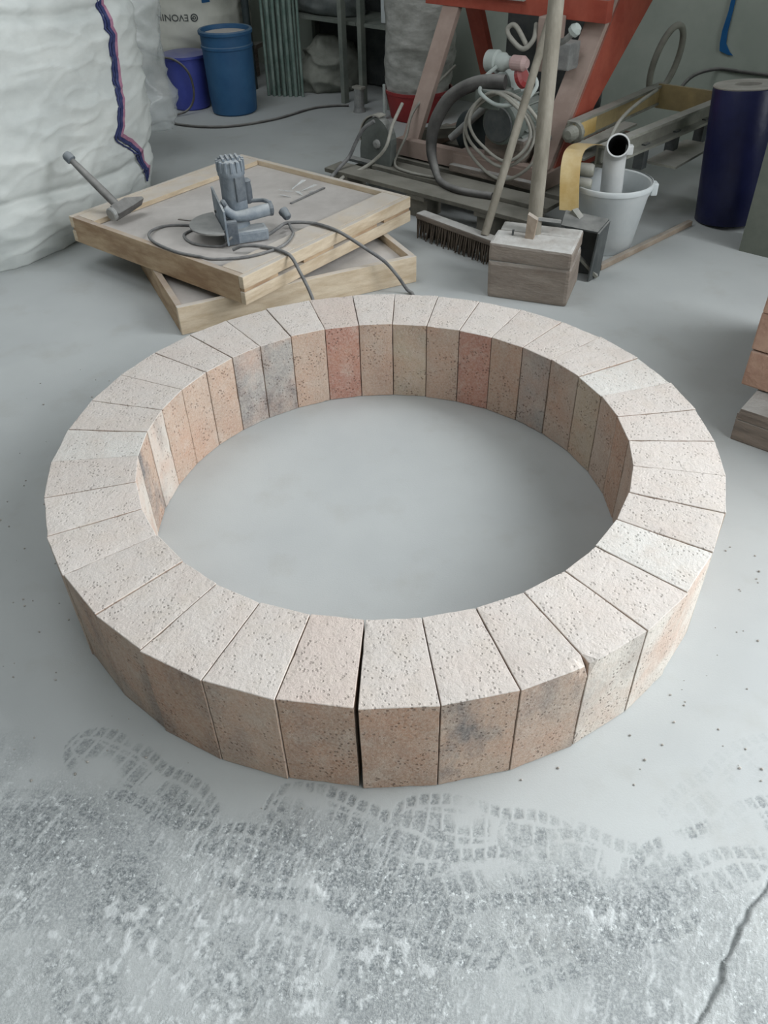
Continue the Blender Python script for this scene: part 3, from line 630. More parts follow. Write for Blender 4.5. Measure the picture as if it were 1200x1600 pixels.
bm = BM(); prism(bm, [rc + Vector((-0.055, -0.02, 0.235)), rc + Vector((-0.022, -0.035, 0.235)), rc + Vector((-0.012, -0.03, 0.315)), rc + Vector((-0.05, -0.015, 0.335))], ry * 0.03); link('wedge', bm, MT['lath'], rm)
bm = BM(); beam(bm, rc + Vector((0.0, 0.03, 0.30)), rc + Vector((0.10, 0.03, 0.285)), 0.012, 0.012); link('nail', bm, MT['steel'], rm)
bm = BM(); beam(bm, rc + rx * -0.1 - ry * 0.02 + Z * 0.234, rc + rx * -0.098 - ry * 0.02 + Z * 0.262, 0.008, 0.008); link('nail', bm, MT['darksteel'], rm)

# ------------------------------------------------------------------ broom
br = thing('broom', (0.41, 3.76, 0.0), 'worn push broom with a thin handle, its head in front of the plank pallet', 'broom')
h0, h1 = Vector((0.215, 3.985, 0.105)), Vector((0.60, 3.55, 0.105)); hxx = (h1 - h0).normalized(); hyy = Z.cross(hxx)
bm = BM(); beam(bm, h0, h1, 0.06, 0.028, 0.006); hb = link('broom_head', bm, MT['oldwood'], br)
bm = BM()
for i in range(44):
    for j in range(4):
        q = h0.lerp(h1, (i + 0.5) / 44) + hyy * ((j - 1.5) * 0.014) - Z * 0.012
        e = q + hxx * rnd.uniform(-0.006, 0.006) + hyy * ((j - 1.5) * 0.008 + rnd.uniform(-0.012, 0.012)); e.z = rnd.uniform(0.001, 0.006)
        tube(bm, [q, e], lambda t: 0.0055 * (1 - 0.45 * t), 4, raw=True)
o = link('bristles', bm, MT['bristle'], br); o['kind'] = 'stuff'
s0, s1 = Vector((0.495, 3.668, 0.115)), Vector((0.818, 4.2, 0.959)); dd = (s1 - s0).normalized()
bm = BM(); tube(bm, [s0, s0 + dd * 0.6, s0 + dd * 1.25], 0.0185, 12); auto_smooth(link('broom_handle', bm, MT['stick'], br), 60)

# ------------------------------------------------------------------ pallet of grey planks under the machine
pl = thing('plank_pallet', W(-2.4, 3.9), 'low pallet of grey dusty planks carrying the red machine', 'pallet')
for i, (b0_, a0_, a1_) in enumerate(((3.308, -3.23, -1.92), (3.495, -3.05, -1.94), (3.68, -3.2, -1.95), (3.87, -3.2, -2.12), (4.06, -3.2, -2.12), (4.25, -3.2, -2.12))):
    bm = BM(); box(bm, W((a0_ + a1_) / 2, b0_ + 0.068, 0.13), (a1_ - a0_, 0.136, 0.022), None, 0.003, 0.001); link('plank', bm, MT['greyplank'], pl)
for a in (-3.12, -2.6, -2.18):
    bm = BM(); box(bm, W(a, 3.85, 0.109), (0.11, 1.08, 0.02)); link('crossboard', bm, MT['greyplank'], pl)
    for b in (3.40, 3.85, 4.30):
        bm = BM(); box(bm, W(a, b, 0.05), (0.11, 0.12, 0.098)); link('foot_block', bm, MT['greyplank'], pl)

# ------------------------------------------------------------------ red machine
Q = lambda s, o_, z: W(-3.021 + s, 3.692 + o_, z)
PZ = 0.1412
mc = thing('red_machine', Q(0.45, 0.4, PZ), 'red steel machine frame with an electric motor and coiled cables on the pallet', 'machine')
def part(nm, bm, m, sm=None, par=None):
    o = link(nm, bm, MT[m], par or mc)
    if sm: auto_smooth(o, sm)
    return o
part('base_beam', box(BM(), Q(0.46, 0.03, 0.195), (0.95, 0.055, 0.085)), 'tan')
part('base_beam', box(BM(), Q(0.46, 0.90, 0.18), (0.95, 0.05, 0.075)), 'red')
part('cross_beam', box(BM(), Q(0.03, 0.46, 0.175), (0.06, 0.80, 0.06)), 'tan')
part('cross_beam', box(BM(), Q(0.885, 0.46, 0.175), (0.06, 0.80, 0.06)), 'red')
def leg(p0, p1, wd, th, m):
    u = (p1 - p0).normalized(); n = u.cross(D).normalized()
    L_ = (p1 - p0).length; bm = BM(); box(bm, (p0 + p1) / 2, (wd, th, L_), (D, n, u), 0.004)
    return part('leg', bm, m)
leg(Q(0.045, 0.02, 0.15), Q(0.045, 0.50, 0.965), 0.105, 0.035, 'tan')
leg(Q(0.06, 0.92, 0.15), Q(0.06, 0.52, 0.95), 0.10, 0.04, 'red')
leg(Q(0.87, 0.02, 0.15), Q(0.87, 0.64, 1.03), 0.115, 0.035, 'tan')
part('side_plate', prism(BM(), [Q(0.925, 0.04, 0.15), Q(0.925, 0.24, 0.15), Q(0.925, 0.44, 0.45), Q(0.925, 1.08, 0.98), Q(0.925, 1.10, 1.06), Q(0.925, 0.67, 1.06)], D * 0.012), 'red')
part('top_beam', box(BM(), Q(0.42, 0.42, 0.868), (1.08, 0.06, 0.095), None, 0.003), 'red')
part('ledge', box(BM(), Q(0.20, 0.385, 0.885), (0.62, 0.03, 0.010)), 'cable')
part('top_beam', box(BM(), Q(0.42, 0.50, 0.995), (1.08, 0.06, 0.10), None, 0.003), 'red')
part('ledge', box(BM(), Q(0.62, 0.462, 0.948), (0.62, 0.03, 0.012)), 'cable')
part('back_panel', box(BM(), Q(0.50, 0.75, 0.55), (0.62, 0.02, 0.5)), 'darksteel')
# drive: bed, gearbox, motor, pulley
part('machine_bed', box(BM(), Q(0.66, 0.13, 0.185), (0.58, 0.26, 0.085), None, 0.006), 'tan')
part('bed_rail', box(BM(), Q(0.66, -0.02, 0.163), (0.56, 0.04, 0.035), None, 0.004), 'oldwood')
part('gear_housing', box(BM(), Q(0.66, 0.13, 0.285), (0.24, 0.18, 0.12), None, 0.02), 'oldwood')
mo = part('motor', lathe(BM(), [(0.07, 0), (0.098, 0.012), (0.105, 0.04), (0.108, 0.06), (0.105, 0.075), (0.105, 0.27), (0.09, 0.29)], Q(0.665, -0.03, 0.42), N, 28), 'motor', 45)
for i in range(18):
    a = 2 * math.pi * i / 18; u = D * math.cos(a) + Z * math.sin(a); v = -D * math.sin(a) + Z * math.cos(a)
    link('cooling_fin', box(BM(), Q(0.665, 0.15, 0.42) + u * 0.11, (0.022, 0.006, 0.17), (u, v, N)), MT['motor'], mo)
link('fan_grille', lathe(BM(), [(0.085, 0), (0.08, 0.006), (0.03, 0.008)], Q(0.665, -0.032, 0.42), -N, 24), MT['darksteel'], mo)
link('terminal_box', box(BM(), Q(0.60, 0.02, 0.525), (0.15, 0.12, 0.085), None, 0.008), MT['motor'], mo)
part('fan_cowl', lathe(BM(), [(0.03, 0), (0.085, 0.02), (0.10, 0.06), (0.10, 0.13)], Q(0.53, 0.16, 0.53), D * 0.4 + N, 24), 'plugw', 45)
part('pulley', lathe(BM(), [(0.11, 0), (0.12, 0.008), (0.10, 0.03), (0.12, 0.052), (0.11, 0.06)], Q(0.40, 0.14, 0.295), N, 28), 'tealblack', 40)
part('control_box', box(BM(), Q(0.80, 0.30, 0.69), (0.13, 0.10, 0.12), None, 0.008), 'steel')
part('control_box', box(BM(), Q(0.70, 0.34, 0.72), (0.10, 0.10, 0.24), None, 0.008), 'tan')
part('strut', beam(BM(), Q(0.02, 0.10, 0.24), Q(0.28, 0.46, 0.23), 0.05, 0.05), 'greyplank')
part('strut', tube(BM(), [Q(0.30, 0.08, 0.27), Q(0.50, 0.14, 0.46)], 0.02, 10, raw=True), 'steel', 60)
lv = part('lever', tube(BM(), [Q(0.86, 0.08, 0.775), Q(0.94, 0.04, 0.80), Q(1.00, 0.02, 0.845)], 0.014, 8), 'steel', 60)
link('lever_knob', lathe(BM(), [(0.012, 0), (0.026, 0.012), (0.028, 0.03), (0.018, 0.048)], Q(0.985, 0.02, 0.835), D + Z, 14), MT['plugw'], lv)
for s_, z_ in ((0.97, 0.345), (0.99, 0.66)):
    part('bolt', lathe(BM(), [(0.02, 0), (0.02, 0.03), (0.012, 0.045)], Q(0.86, 0.02 + (z_ - .15) * .86 - .02, z_), -N, 10), 'steel')
# plug couple and hanging cables
pg = part('plug', lathe(BM(), [(0.03, 0), (0.05, 0.008), (0.052, 0.06), (0.042, 0.068), (0.042, 0.10), (0.03, 0.115), (0.026, 0.14)], Q(0.515, 0.07, 0.668), D + Z * 0.05, 20), 'plugw', 40)
link('plug_grip', lathe(BM(), [(0.026, 0), (0.034, 0.01), (0.034, 0.07), (0.02, 0.09)], Q(0.655, 0.07, 0.676), D + Z * 0.05, 18), MT['plugp'], pg)
link('plug_ring', lathe(BM(), [(0.03, 0), (0.05, 0.01), (0.05, 0.03), (0.03, 0.04)], Q(0.69, 0.09, 0.605), D + Z * 0.5, 18), MT['redtub'], pg)
def loop(c, rs, rz, o_, r, m, tilt=0.0, sag=0.0, nm='cable_loop'):
    pts = []
    for i in range(14):
        a = 2 * math.pi * i / 14; pts.append(Q(c[0] + rs * math.cos(a) + tilt * math.sin(a), o_ + 0.02 * math.cos(3 * a), c[1] + rz * math.sin(a) - sag * max(0, -math.sin(a))))
    return part(nm, tube(BM(), pts, r, 8, True, 5), m, 80)
loop((0.70, 0.405), 0.19, 0.165, -0.07, 0.0085, 'cable'); loop((0.715, 0.375), 0.215, 0.20, -0.06, 0.0085, 'cable', 0.02); loop((0.71, 0.425), 0.165, 0.15, -0.085, 0.008, 'cable', -0.02)
part('tie_cord', tube(BM(), [Q(0.60, 0.03, 0.66), Q(0.55, 0.0, 0.61), Q(0.545, -0.02, 0.575), Q(0.60, -0.10, 0.565), Q(0.68, -0.10, 0.53), Q(0.76, -0.10, 0.535), Q(0.83, -0.06, 0.56), Q(0.86, -0.02, 0.62), Q(0.80, 0.02, 0.66)], 0.0095, 8), 'plugw', 80)
part('rubber_hose', tube(BM(), [Q(0.66, 0.02, 0.60), Q(0.52, -0.02, 0.585), Q(0.39, -0.06, 0.51), Q(0.325, -0.10, 0.38), Q(0.33, -0.13, 0.26), Q(0.39, -0.17, 0.185), Q(0.48, -0.24, 0.160), Q(0.62, -0.28, 0.158), Q(0.80, -0.25, 0.158)], lambda t: 0.034 - 0.016 * min(1, max(0, t - 0.35) * 3), 10, n=8), 'rubber', 80)
part('wire', tube(BM(), [Q(0.62, 0.33, 0.80), Q(0.64, 0.28, 0.74), Q(0.60, 0.25, 0.70), Q(0.52, 0.25, 0.745), Q(0.50, 0.26, 0.78), Q(0.54, 0.27, 0.79), Q(0.62, 0.27, 0.70)], 0.012, 8), 'cable', 80)

# grey grinding wheel guard standing on the pallet
gp = W(-3.10, 3.50, PZ)
wg = thing('wheel_guard', gp, 'dark grey rounded wheel guard with a pale rim standing on the plank pallet', 'wheel guard')
G = lambda s, o_, z: W(-3.155 + s, 3.525 + o_, PZ + z)
poly = [G(0, 0, 0), G(0.21, 0, 0), G(0.215, 0, 0.07)] + [G(0.115 + 0.105 * math.cos(a), 0, 0.11 + 0.125 * math.sin(a)) for a in [math.pi * i / 14 for i in range(15)]] + [G(0.0, 0, 0.06)]
link('guard_body', prism(BM(), poly, N * 0.05), MT['guard'], wg)
rim = [G(0.115 + 0.112 * math.cos(a), 0.025, 0.112 + 0.131 * math.sin(a)) for a in [math.pi * (0.42 + 0.6 * i / 10) for i in range(11)]]
bm = BM()
prv = None
for i_, p in enumerate(rim):
    rd_ = (p - G(0.115, 0.025, 0.112)).normalized(); cur = [bm.verts.new(p + N * 0.03 * sg_ + rd_ * e_) for sg_, e_ in ((-1, 0), (1, 0), (1, 0.006), (-1, 0.006))]
    if prv:
        for k in range(4): bm.faces.new((prv[k], prv[(k + 1) % 4], cur[(k + 1) % 4], cur[k]))
    else: bm.faces.new(cur)
    prv = cur
bm.faces.new(prv)
link('guard_rim', bm, MT['cable'], wg)
link('hub', lathe(BM(), [(0.024, 0), (0.022, 0.012), (0.012, 0.016)], G(0.125, 0, 0.105), -N, 14), MT['steel'], wg)
link('foot_plate', box(BM(), G(0.02, -0.03, 0.008), (0.16, 0.05, 0.014)), MT['darksteel'], wg)
bm = BM(); tube(bm, [G(0.22, 0.1, 0.30), G(0.235, 0.0, 0.22), G(0.235, -0.06, 0.12), G(0.16, -0.08, 0.04), G(0.10, -0.13, -0.005), G(0.06, -0.23, -0.03), G(0.04, -0.27, -0.10)], 0.009, 8, n=8)
tag(auto_smooth(link('power_cable', bm, MT['cable']), 80), 'pale cable curving past the right side of the wheel guard', 'cable')
bm = BM(); tube(bm, [G(0.15, -0.05, 0.235), G(0.09, -0.07, 0.19), G(0.05, -0.09, 0.12), G(0.025, -0.12, 0.05), G(0.02, -0.20, 0.01), G(0.01, -0.27, -0.04), G(0.0, -0.28, -0.11)], 0.010, 8, n=8)
tag(auto_smooth(link('power_cable', bm, MT['cord']), 80), 'dark cable hanging over the face of the wheel guard', 'cable')
bm = BM(); tube(bm, [W(-3.05, 4.25, 0.5), W(-2.98, 3.80, 0.38), W(-2.955, 3.68, 0.26), W(-2.93, 3.55, 0.16), W(-2.80, 3.50, 0.1505), W(-2.6, 3.52, 0.1505)], 0.007, 8, n=8)
tag(auto_smooth(link('power_cable', bm, MT['cable']), 80), 'thin beige cable running down the left leg of the red machine', 'cable')
pc = Vector((-0.10, 6.28, 0))
ps = thing('pipe_stub', pc, 'short grey capped steel stub standing on the floor behind the wheel guard', 'pipe stub')
link('tube', lathe(BM(), [(0.045, 0), (0.036, 0.03), (0.034, 0.15)], pc, Z, 16), MT['steel'], ps); link('cap', box(BM(), pc + Z * 0.158, (0.085, 0.05, 0.016), None, 0.003), MT['cable'], ps)

# ------------------------------------------------------------------ lifting clamp, bucket, pipe
lc = thing('lifting_clamp', (1.2, 4.2, 0), 'dusty yellow and grey stone lifting clamp with a ring, behind the white bucket', 'lifting clamp')
def cpart(nm, bm, m, sm=None):
    o = link(nm, bm, MT[m], lc)
    if sm: auto_smooth(o, sm)
    return o
def rail(p, q, h, t=0.012, fl=0.05):
    """channel: web with two flanges"""
    x, y, z, L_ = frame_of(p, q); c = (Vector(p) + Vector(q)) / 2; bm = BM()
    box(bm, c, (L_, t, h), (x, y, z)); box(bm, c + z * (h / 2) - y * fl / 2, (L_, fl, t), (x, y, z)); box(bm, c - z * (h / 2) - y * fl / 2, (L_, fl, t), (x, y, z))
    return bm
A0, A1 = Vector((0.965, 4.19, 0.405)), Vector((1.61, 4.905, 0.405))
ax_, ay_, az_, _ = frame_of(A0, A1)
bm = BM(); box(bm, (A0 + A1) / 2, ((A1 - A0).length, 0.012, 0.085), (ax_, ay_, az_)); cpart('arm_plate', bm, 'yellowply')
for sg in (-1, 1):
    bm = BM(); beam(bm, A0 + Z * 0.043 * sg + ay_ * 0.012, A1 + Z * 0.043 * sg + ay_ * 0.012, 0.05, 0.012); cpart('arm_flange', bm, 'galv')
bm = BM(); box(bm, A0 + ax_ * 0.10 - ay_ * 0.009, (0.2, 0.006, 0.074), (ax_, ay_, az_)); cpart('yellow_plate', bm, 'yellow')
bm = BM(); lathe(bm, [(0.02, 0), (0.035, 0.01), (0.035, 0.05), (0.05, 0.05), (0.05, 0.075)], A0 - ax_ * 0.05, ax_, 16); cpart('arm_end', bm, 'galv')
bm = BM(); lathe(bm, [(0.022, 0), (0.022, 0.022), (0.012, 0.03)], A0 + ax_ * 0.03 - ay_ * 0.012, -ay_, 8); cpart('bolt', bm, 'darksteel')
B0 = Vector((0.94, 4.05, 0.36)); B1 = B0 + ax_ * 0.5
cpart('middle_rail', rail(B0, B1, 0.05, 0.01, 0.07), 'galv')
C0, C1 = Vector((1.02, 3.90, 0.385)), Vector((1.86, 4.70, 0.385))
cpart('channel_rail', rail(C0, C1, 0.085, 0.012, 0.05), 'galv')
bm = BM(); box(bm, (C0 + C1) / 2 + Vector((0.12, 0.02, -0.13)), (0.45, 0.16, 0.012), (ax_, ay_, az_)); cpart('lower_plate', bm, 'galv')
for t_ in (0.35, 0.6, 0.85):
    bm = BM(); box(bm, C0.lerp(C1, t_) - Z * 0.09, (0.05, 0.05, 0.12), (ax_, ay_, az_)); cpart('rib', bm, 'darksteel')
bm = BM(); beam(bm, Vector((1.56, 4.86, 0.40)), Vector((1.86, 4.62, 0.40)), 0.02, 0.12); cpart('cross_plate', bm, 'yellowply')
bm = BM(); tube(bm, [A1 + Vector((-0.01, -0.02, 0.0)) + Vector((0.085 * math.sin(a) * 0.9 - 0.05 + 0.12 * (1 - math.cos(a)) * 0.25, 0.04 * math.sin(a), 0.16 - 0.165 * math.cos(a))) for a in [2 * math.pi * i / 16 for i in range(16)]], 0.017, 10, True); cpart('lifting_ring', bm, 'galv', 70)
bm = BM(); lathe(bm, [(0.03, 0), (0.03, 0.03), (0.018, 0.04)], A1 - ax_ * 0.04 - ay_ * 0.01, -ay_, 10); cpart('bolt', bm, 'galv')
bm = BM(); tube(bm, [Vector((1.10, 4.03, 0.40)), Vector((1.17, 4.15, 0.46)), Vector((1.30, 4.36, 0.48)), Vector((1.48, 4.66, 0.47)), Vector((1.53, 4.80, 0.44))], 0.009, 8); cpart('pull_rod', bm, 'galv', 80)
# bent front arm with the yellow face and the jaw
arm = [Vector(v) for v in ((1.005, 3.905, 0.432), (0.94, 3.84, 0.452), (0.89, 3.775, 0.450), (0.865, 3.72, 0.42), (0.858, 3.68, 0.35), (0.862, 3.64, 0.23))]
aw = Vector((0.80, -0.30, 0)).normalized()
S = spline(arm, 5); bm = BM()
prevv = None
for p in S:
    cur = [bm.verts.new(p - aw * 0.042), bm.verts.new(p + aw * 0.042), bm.verts.new(p + aw * 0.042 + Vector((0.02, 0.06, -0.01)) * 0.3), bm.verts.new(p - aw * 0.042 + Vector((0.02, 0.06, -0.01)) * 0.3)]
    if prevv:
        for k in range(4): bm.faces.new((prevv[k], prevv[(k + 1) % 4], cur[(k + 1) % 4], cur[k]))
    else: bm.faces.new(cur)
    prevv = cur
bm.faces.new(prevv); cpart('jaw_arm', bm, 'yellow', 40)
bm = BM(); lathe(bm, [(0.024, 0), (0.03, 0.01), (0.03, 0.08), (0.024, 0.09)], Vector((0.90, 3.80, 0.36)), aw, 14); cpart('pivot', bm, 'galv', 40)
bm = BM(); lathe(bm, [(0.02, 0), (0.026, 0.01), (0.026, 0.07), (0.02, 0.08)], Vector((0.895, 3.75, 0.315)), aw, 14); cpart('pivot', bm, 'galv', 40)
jl, jr = Vector((0.832, 3.565, 0.255)), Vector((1.01, 3.50, 0.235))
jx = (jr - jl).normalized(); jy = Z.cross(jx)
bm = BM(); prism(bm, [jl, jr, jr - jy * 0.12 - Z * 0.02 + jx * -0.03, jl - jy * 0.10 - Z * 0.03], Z * 0.007); cpart('jaw_top', bm, 'darksteel')
bm = BM(); prism(bm, [jr, jr - jy * 0.12 - Z * 0.02 - jx * 0.03, Vector((0.925, 3.40, 0.003)), Vector((0.985, 3.455, 0.003))], jx * 0.007); cpart('jaw_side', bm, 'darksteel')
bm = BM(); prism(bm, [jl, jr, Vector((0.985, 3.46, 0.003)), Vector((0.84, 3.52, 0.003))], jy * 0.007); cpart('jaw_face', bm, 'darksteel')
bm = BM(); beam(bm, Vector((0.885, 3.45, 0.10)), Vector((0.975, 3.43, 0.012)), 0.03, 0.012); cpart('jaw_brace', bm, 'galv')
bm = BM(); beam(bm, jl + Vector((0.03, -0.02, 0.012)), jl + Vector((0.06, -0.06, -0.02)), 0.035, 0.02); cpart('jaw_hinge', bm, 'galv')

bc = Vector((1.082, 3.80, 0))
bk = thing('white_bucket', bc, 'open white plastic bucket with an upright pipe in it, beside the lifting clamp', 'bucket')
link('bucket_body', lathe(BM(), [(0.128, 0.001), (0.132, 0.006), (0.172, 0.255), (0.178, 0.262), (0.182, 0.298), (0.186, 0.302), (0.182, 0.306), (0.172, 0.302), (0.165, 0.25), (0.126, 0.012)], bc, Z, 40, True, True), MT['white'], bk)
auto_smooth(bk.children[0])
bm = BM()
lathe(bm, [(0.180, 0), (0.187, 0.004), (0.190, 0.02), (0.187, 0.026), (0.182, 0.028)], bc + Z * 0.282, Z, 40, False, False); auto_smooth(link('rim', bm, MT['white'], bk))
link('handle_lug', box(BM(), bc + Vector((0.19, -0.02, 0.272)), (0.03, 0.05, 0.055), (Vector((1, 0, 0)), Vector((0, 1, 0)), Z), 0.006), MT['white'], bk)
link('handle_lug', box(BM(), bc + Vector((-0.188, 0.02, 0.272)), (0.03, 0.05, 0.055), (Vector((1, 0, 0)), Vector((0, 1, 0)), Z), 0.006), MT['white'], bk)
pp = thing('plastic_pipe', (1.10, 3.83, 0.016), 'pale grey plastic elbow pipe standing in the white bucket, open end towards the camera', 'pipe')
PTH = spline([(1.10, 3.83, 0.016), (1.095, 3.83, 0.20), (1.088, 3.83, 0.36), (1.082, 3.815, 0.425), (1.075, 3.775, 0.455), (1.068, 3.74, 0.475)], 6)
def hollow(path, ro, ri, depth):
    bm = BM(); rings = []; prev = None
    def ringat(p, t, r):
        u = t.cross(Vector((1, 0, 0))).normalized(); v = t.cross(u); return [bm.verts.new(p + (u * math.cos(2 * math.pi * k / 24) + v * math.sin(2 * math.pi * k / 24)) * r) for k in range(24)]
    tan = lambda i: (path[min(len(path) - 1, i + 1)] - path[max(0, i - 1)]).normalized()
    for i, p in enumerate(path): rings.append(ringat(p, tan(i), ro))
    for i in range(len(path) - 1, len(path) - 1 - depth, -1): rings.append(ringat(path[i], tan(i), ri))
    for a, b in zip(rings, rings[1:]):
        for k in range(24): bm.faces.new((a[k], a[(k + 1) % 24], b[(k + 1) % 24], b[k]))
    bm.faces.new(rings[0]); return bm
auto_smooth(link('pipe_wall', hollow(PTH, 0.050, 0.0435, 3), MT['pvc'], pp))
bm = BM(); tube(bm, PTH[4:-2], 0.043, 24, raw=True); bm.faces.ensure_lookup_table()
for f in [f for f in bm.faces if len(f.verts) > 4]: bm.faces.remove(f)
auto_smooth(link('pipe_bore_shade', bm, MT['dark'], pp))  # dark inner tube: shade deep in the pipe, put into the colour
link('coupling', box(BM(), Vector((1.130, 3.775, 0.445)), (0.03, 0.03, 0.04), (Vector((1, 0, 0)), Vector((0, 1, 0)), Z), 0.005), MT['pvc'], pp)
bm = BM(); beam(bm, (1.005, 3.52, 0.014), (1.57, 4.02, 0.014), 0.026, 0.026, 0.003); tag(link('wooden_lath', bm, MT['lath']), 'thin wooden lath lying on the floor in front of the white bucket', 'lath')

# ------------------------------------------------------------------ roll of navy film
rb, rt = Vector((1.772, 4.075, 0.008)), Vector((1.742, 4.135, 0.605)); rdr = (rt - rb).normalized(); rL = (rt - rb).length
fr_ = thing('film_roll', rb, 'tall standing roll of navy blue film with a pale hollow core end', 'film roll')
auto_smooth(link('film', lathe(BM(), [(0.150, 0), (0.153, 0.004), (0.154, 0.3), (0.153, rL - 0.004), (0.150, rL), (0.064, rL), (0.064, 0.02)], rb, rdr, 40), MT['film_navy'], fr_))
auto_smooth(link('core', lathe(BM(), [(0.075, rL - 0.002), (0.150, rL + 0.0005), (0.153, rL + 0.006), (0.150, rL + 0.012), (0.066, rL + 0.012), (0.060, rL + 0.010), (0.058, rL - 0.25)], rb, rdr, 40, False, True), MT['card'], fr_))

# ------------------------------------------------------------------ bags
def bag(nm, mat, c, ang, hw, hd_, H, bulge, seed, e=3.2, nseg=96, nz=60, amp=0.03, lean=(0, 0), parent=None, z0=0.0, foldz=None, topround=0.25):
    bm = BM(); a0 = math.radians(ang); rings = []
    for j in range(nz + 1):
        t = j / nz; z = z0 + H * t
        k = 1 + bulge * math.sin(math.pi * min(1, t * 1.05)) ** 0.8
        tk = 0.2 if foldz else 0.10
        if t < tk: k *= (0.95 if foldz else 0.88) + (0.05 if foldz else 0.12) * math.sin(t / tk * math.pi / 2)
        if t > 1 - topround: u = (t - 1 + topround) / topround; k *= math.sqrt(max(0.0, 1 - u * u * 0.93))
        ring = []
        for i in range(nseg):
            a = 2 * math.pi * i / nseg; cs, sn = math.cos(a), math.sin(a)
            r = (abs(cs) ** e + abs(sn) ** e) ** (-1 / e)
            x, y = hw * k * r * cs, hd_ * k * r * sn
            X_ = c[0] + x * math.cos(a0) - y * math.sin(a0) + lean[0] * t; Y_ = c[1] + x * math.sin(a0) + y * math.cos(a0) + lean[1] * t
            p = Vector((X_, Y_, z)); nr = Vector((X_ - c[0], Y_ - c[1], 0)).normalized()
            s = Vector((seed * 3.1, seed * 1.7, seed))
            f1 = noise.noise(Vector((p.x * 3, p.y * 3, p.z * 5)) + s); f2 = 1 - abs(noise.noise(Vector((p.x * 4.0 + p.z * 1.6, p.y * 4.0, p.z * 8 + p.x * 2)) + s * 2)) * 2
            f3 = 1 - abs(noise.noise(p * 13 + s * 3)) * 2
            if foldz:
                g1 = abs(noise.noise(Vector((p.x * 2.2 + p.z * 3.0, p.y * 2.2 + p.z * 1.5, p.z * 3.4 - p.y * 1.2)) + s * 4)); g2 = abs(noise.noise(Vector((p.x * 5 - p.z * 4, p.y * 5 - p.z * 2, p.z * 7)) + s * 5))
                f3 += 2.2 * math.exp(-(g1 / 0.05) ** 2) + 1.6 * math.exp(-(g2 / 0.06) ** 2)
            dp = amp * (0.9 * f1 + 0.75 * f2 * abs(f2) * 0.8 + 0.16 * f3)
            if foldz:
                for fz, fa in foldz: dp -= fa * math.exp(-((z - fz - 0.04 * math.sin(a * 3 + seed)) / 0.025) ** 2)
            q = p + nr * dp; q.z = max(z0 + 0.001, q.z + (amp * 0.4 * f1 if 0 < j < nz else 0))
            ring.append(bm.verts.new(q))
        rings.append(ring)
    for a, b in zip(rings, rings[1:]):
        for i in range(nseg): bm.faces.new((a[i], a[(i + 1) % nseg], b[(i + 1) % nseg], b[i]))
    bm.faces.new(rings[0][::-1]); bm.faces.new(rings[-1])
    return bm
def bvh_of(bm):
    bm.normal_update(); return BVHTree.FromBMesh(bm)
BC = (-2.02, 4.42)
bm = bag('b', 'bag', BC, 66.3 - 90, 0.66, 0.72, 1.3, 0.06, 4, e=4.0, nseg=220, nz=150, amp=0.024, foldz=((0.27, 0.030), (0.98, 0.03)), lean=(0.02, 0.02))
tree = bvh_of(bm)
bb = thing('bulk_bag', (BC[0], BC[1], 0.0), 'huge filled white woven bulk bag with a navy and pink seam, left of the trays', 'bulk bag')
link('bag_body', bm, MT['bag'], bb, smooth=True)
SEAM = [(262, 275), (247, 235), (228, 205), (204, 180), (203, 160), (211, 130), (214, 100), (209, 62), (197, 30), (190, 0), (187, -30)]
def ray(px, py):
    return Vector((0, 0, CAMH)), (Fv + R2 * ((px - 600) / FPX) - U2 * ((py - 800) / FPX)).normalized()
def strip(tree_, P, w0, off):
    """ribbon of fabric lying on the bag along the points P (world)"""
    bm_ = BM(); prev = None; S_ = spline(P, 8)
    for i, p in enumerate(S_):
        t = (S_[min(len(S_) - 1, i + 1)] - S_[max(0, i - 1)]).normalized(); hit = tree_.find_nearest(p); n = hit[1]
        if n.dot(Vector((0, 0, CAMH)) - p) < 0: n = -n
        s = n.cross(t).normalized(); c = hit[0] + n * 0.004
        cur = [bm_.verts.new(c + s * (off - w0)), bm_.verts.new(c + s * off), bm_.verts.new(c + s * off + n * 0.008), bm_.verts.new(c + s * (off - w0) + n * 0.010)]
        if prev:
            for k in range(4): bm_.faces.new((prev[k], prev[(k + 1) % 4], cur[(k + 1) % 4], cur[k]))
        prev = cur
    return bm_
SEAMW = [(-1.161, 4.560, 0.13), (-1.20, 4.505, 0.24), (-1.255, 4.45, 0.335), (-1.335, 4.385, 0.42), (-1.325, 4.39, 0.48), (-1.285, 4.41, 0.565), (-1.26, 4.43, 0.655), (-1.26, 4.45, 0.775), (-1.28, 4.46, 0.875), (-1.29, 4.46, 0.97), (-1.29, 4.46, 1.06)]
link('seam_stripe', strip(tree, SEAMW, 0.018, 0.018), MT['navy'], bb); link('seam_stripe', strip(tree, SEAMW, 0.018, -0.001), MT['pink'], bb)
link('seam_piping', strip(tree, SEAMW, 0.007, 0.034), MT['navy'], bb)
bm = bag('f', 'film', (-1.40, 5.42), 10, 0.15, 0.14, 0.86, 0.12, 9, e=2.2, nseg=64, nz=50, amp=0.05, z0=0.16, topround=0.3)
tag(link('film_bag', bm, MT['film'], smooth=True), 'crumpled clear plastic film bag hanging behind the bulk bag', 'plastic bag')
EC = (-1.47, 7.24)
bm = bag('e', 'bagcream', EC, math.degrees(AX) + 20, 0.47, 0.42, 1.1, 0.05, 6, e=3.5, nseg=110, nz=70, amp=0.02, z0=0.245)
et = bvh_of(bm)
eb = thing('printed_bag', (EC[0], EC[1], 0.245), 'cream bulk bag with upside-down dark print, behind the blue drum', 'bulk bag')
link('bag_body', bm, MT['bagcream'], eb, smooth=True)
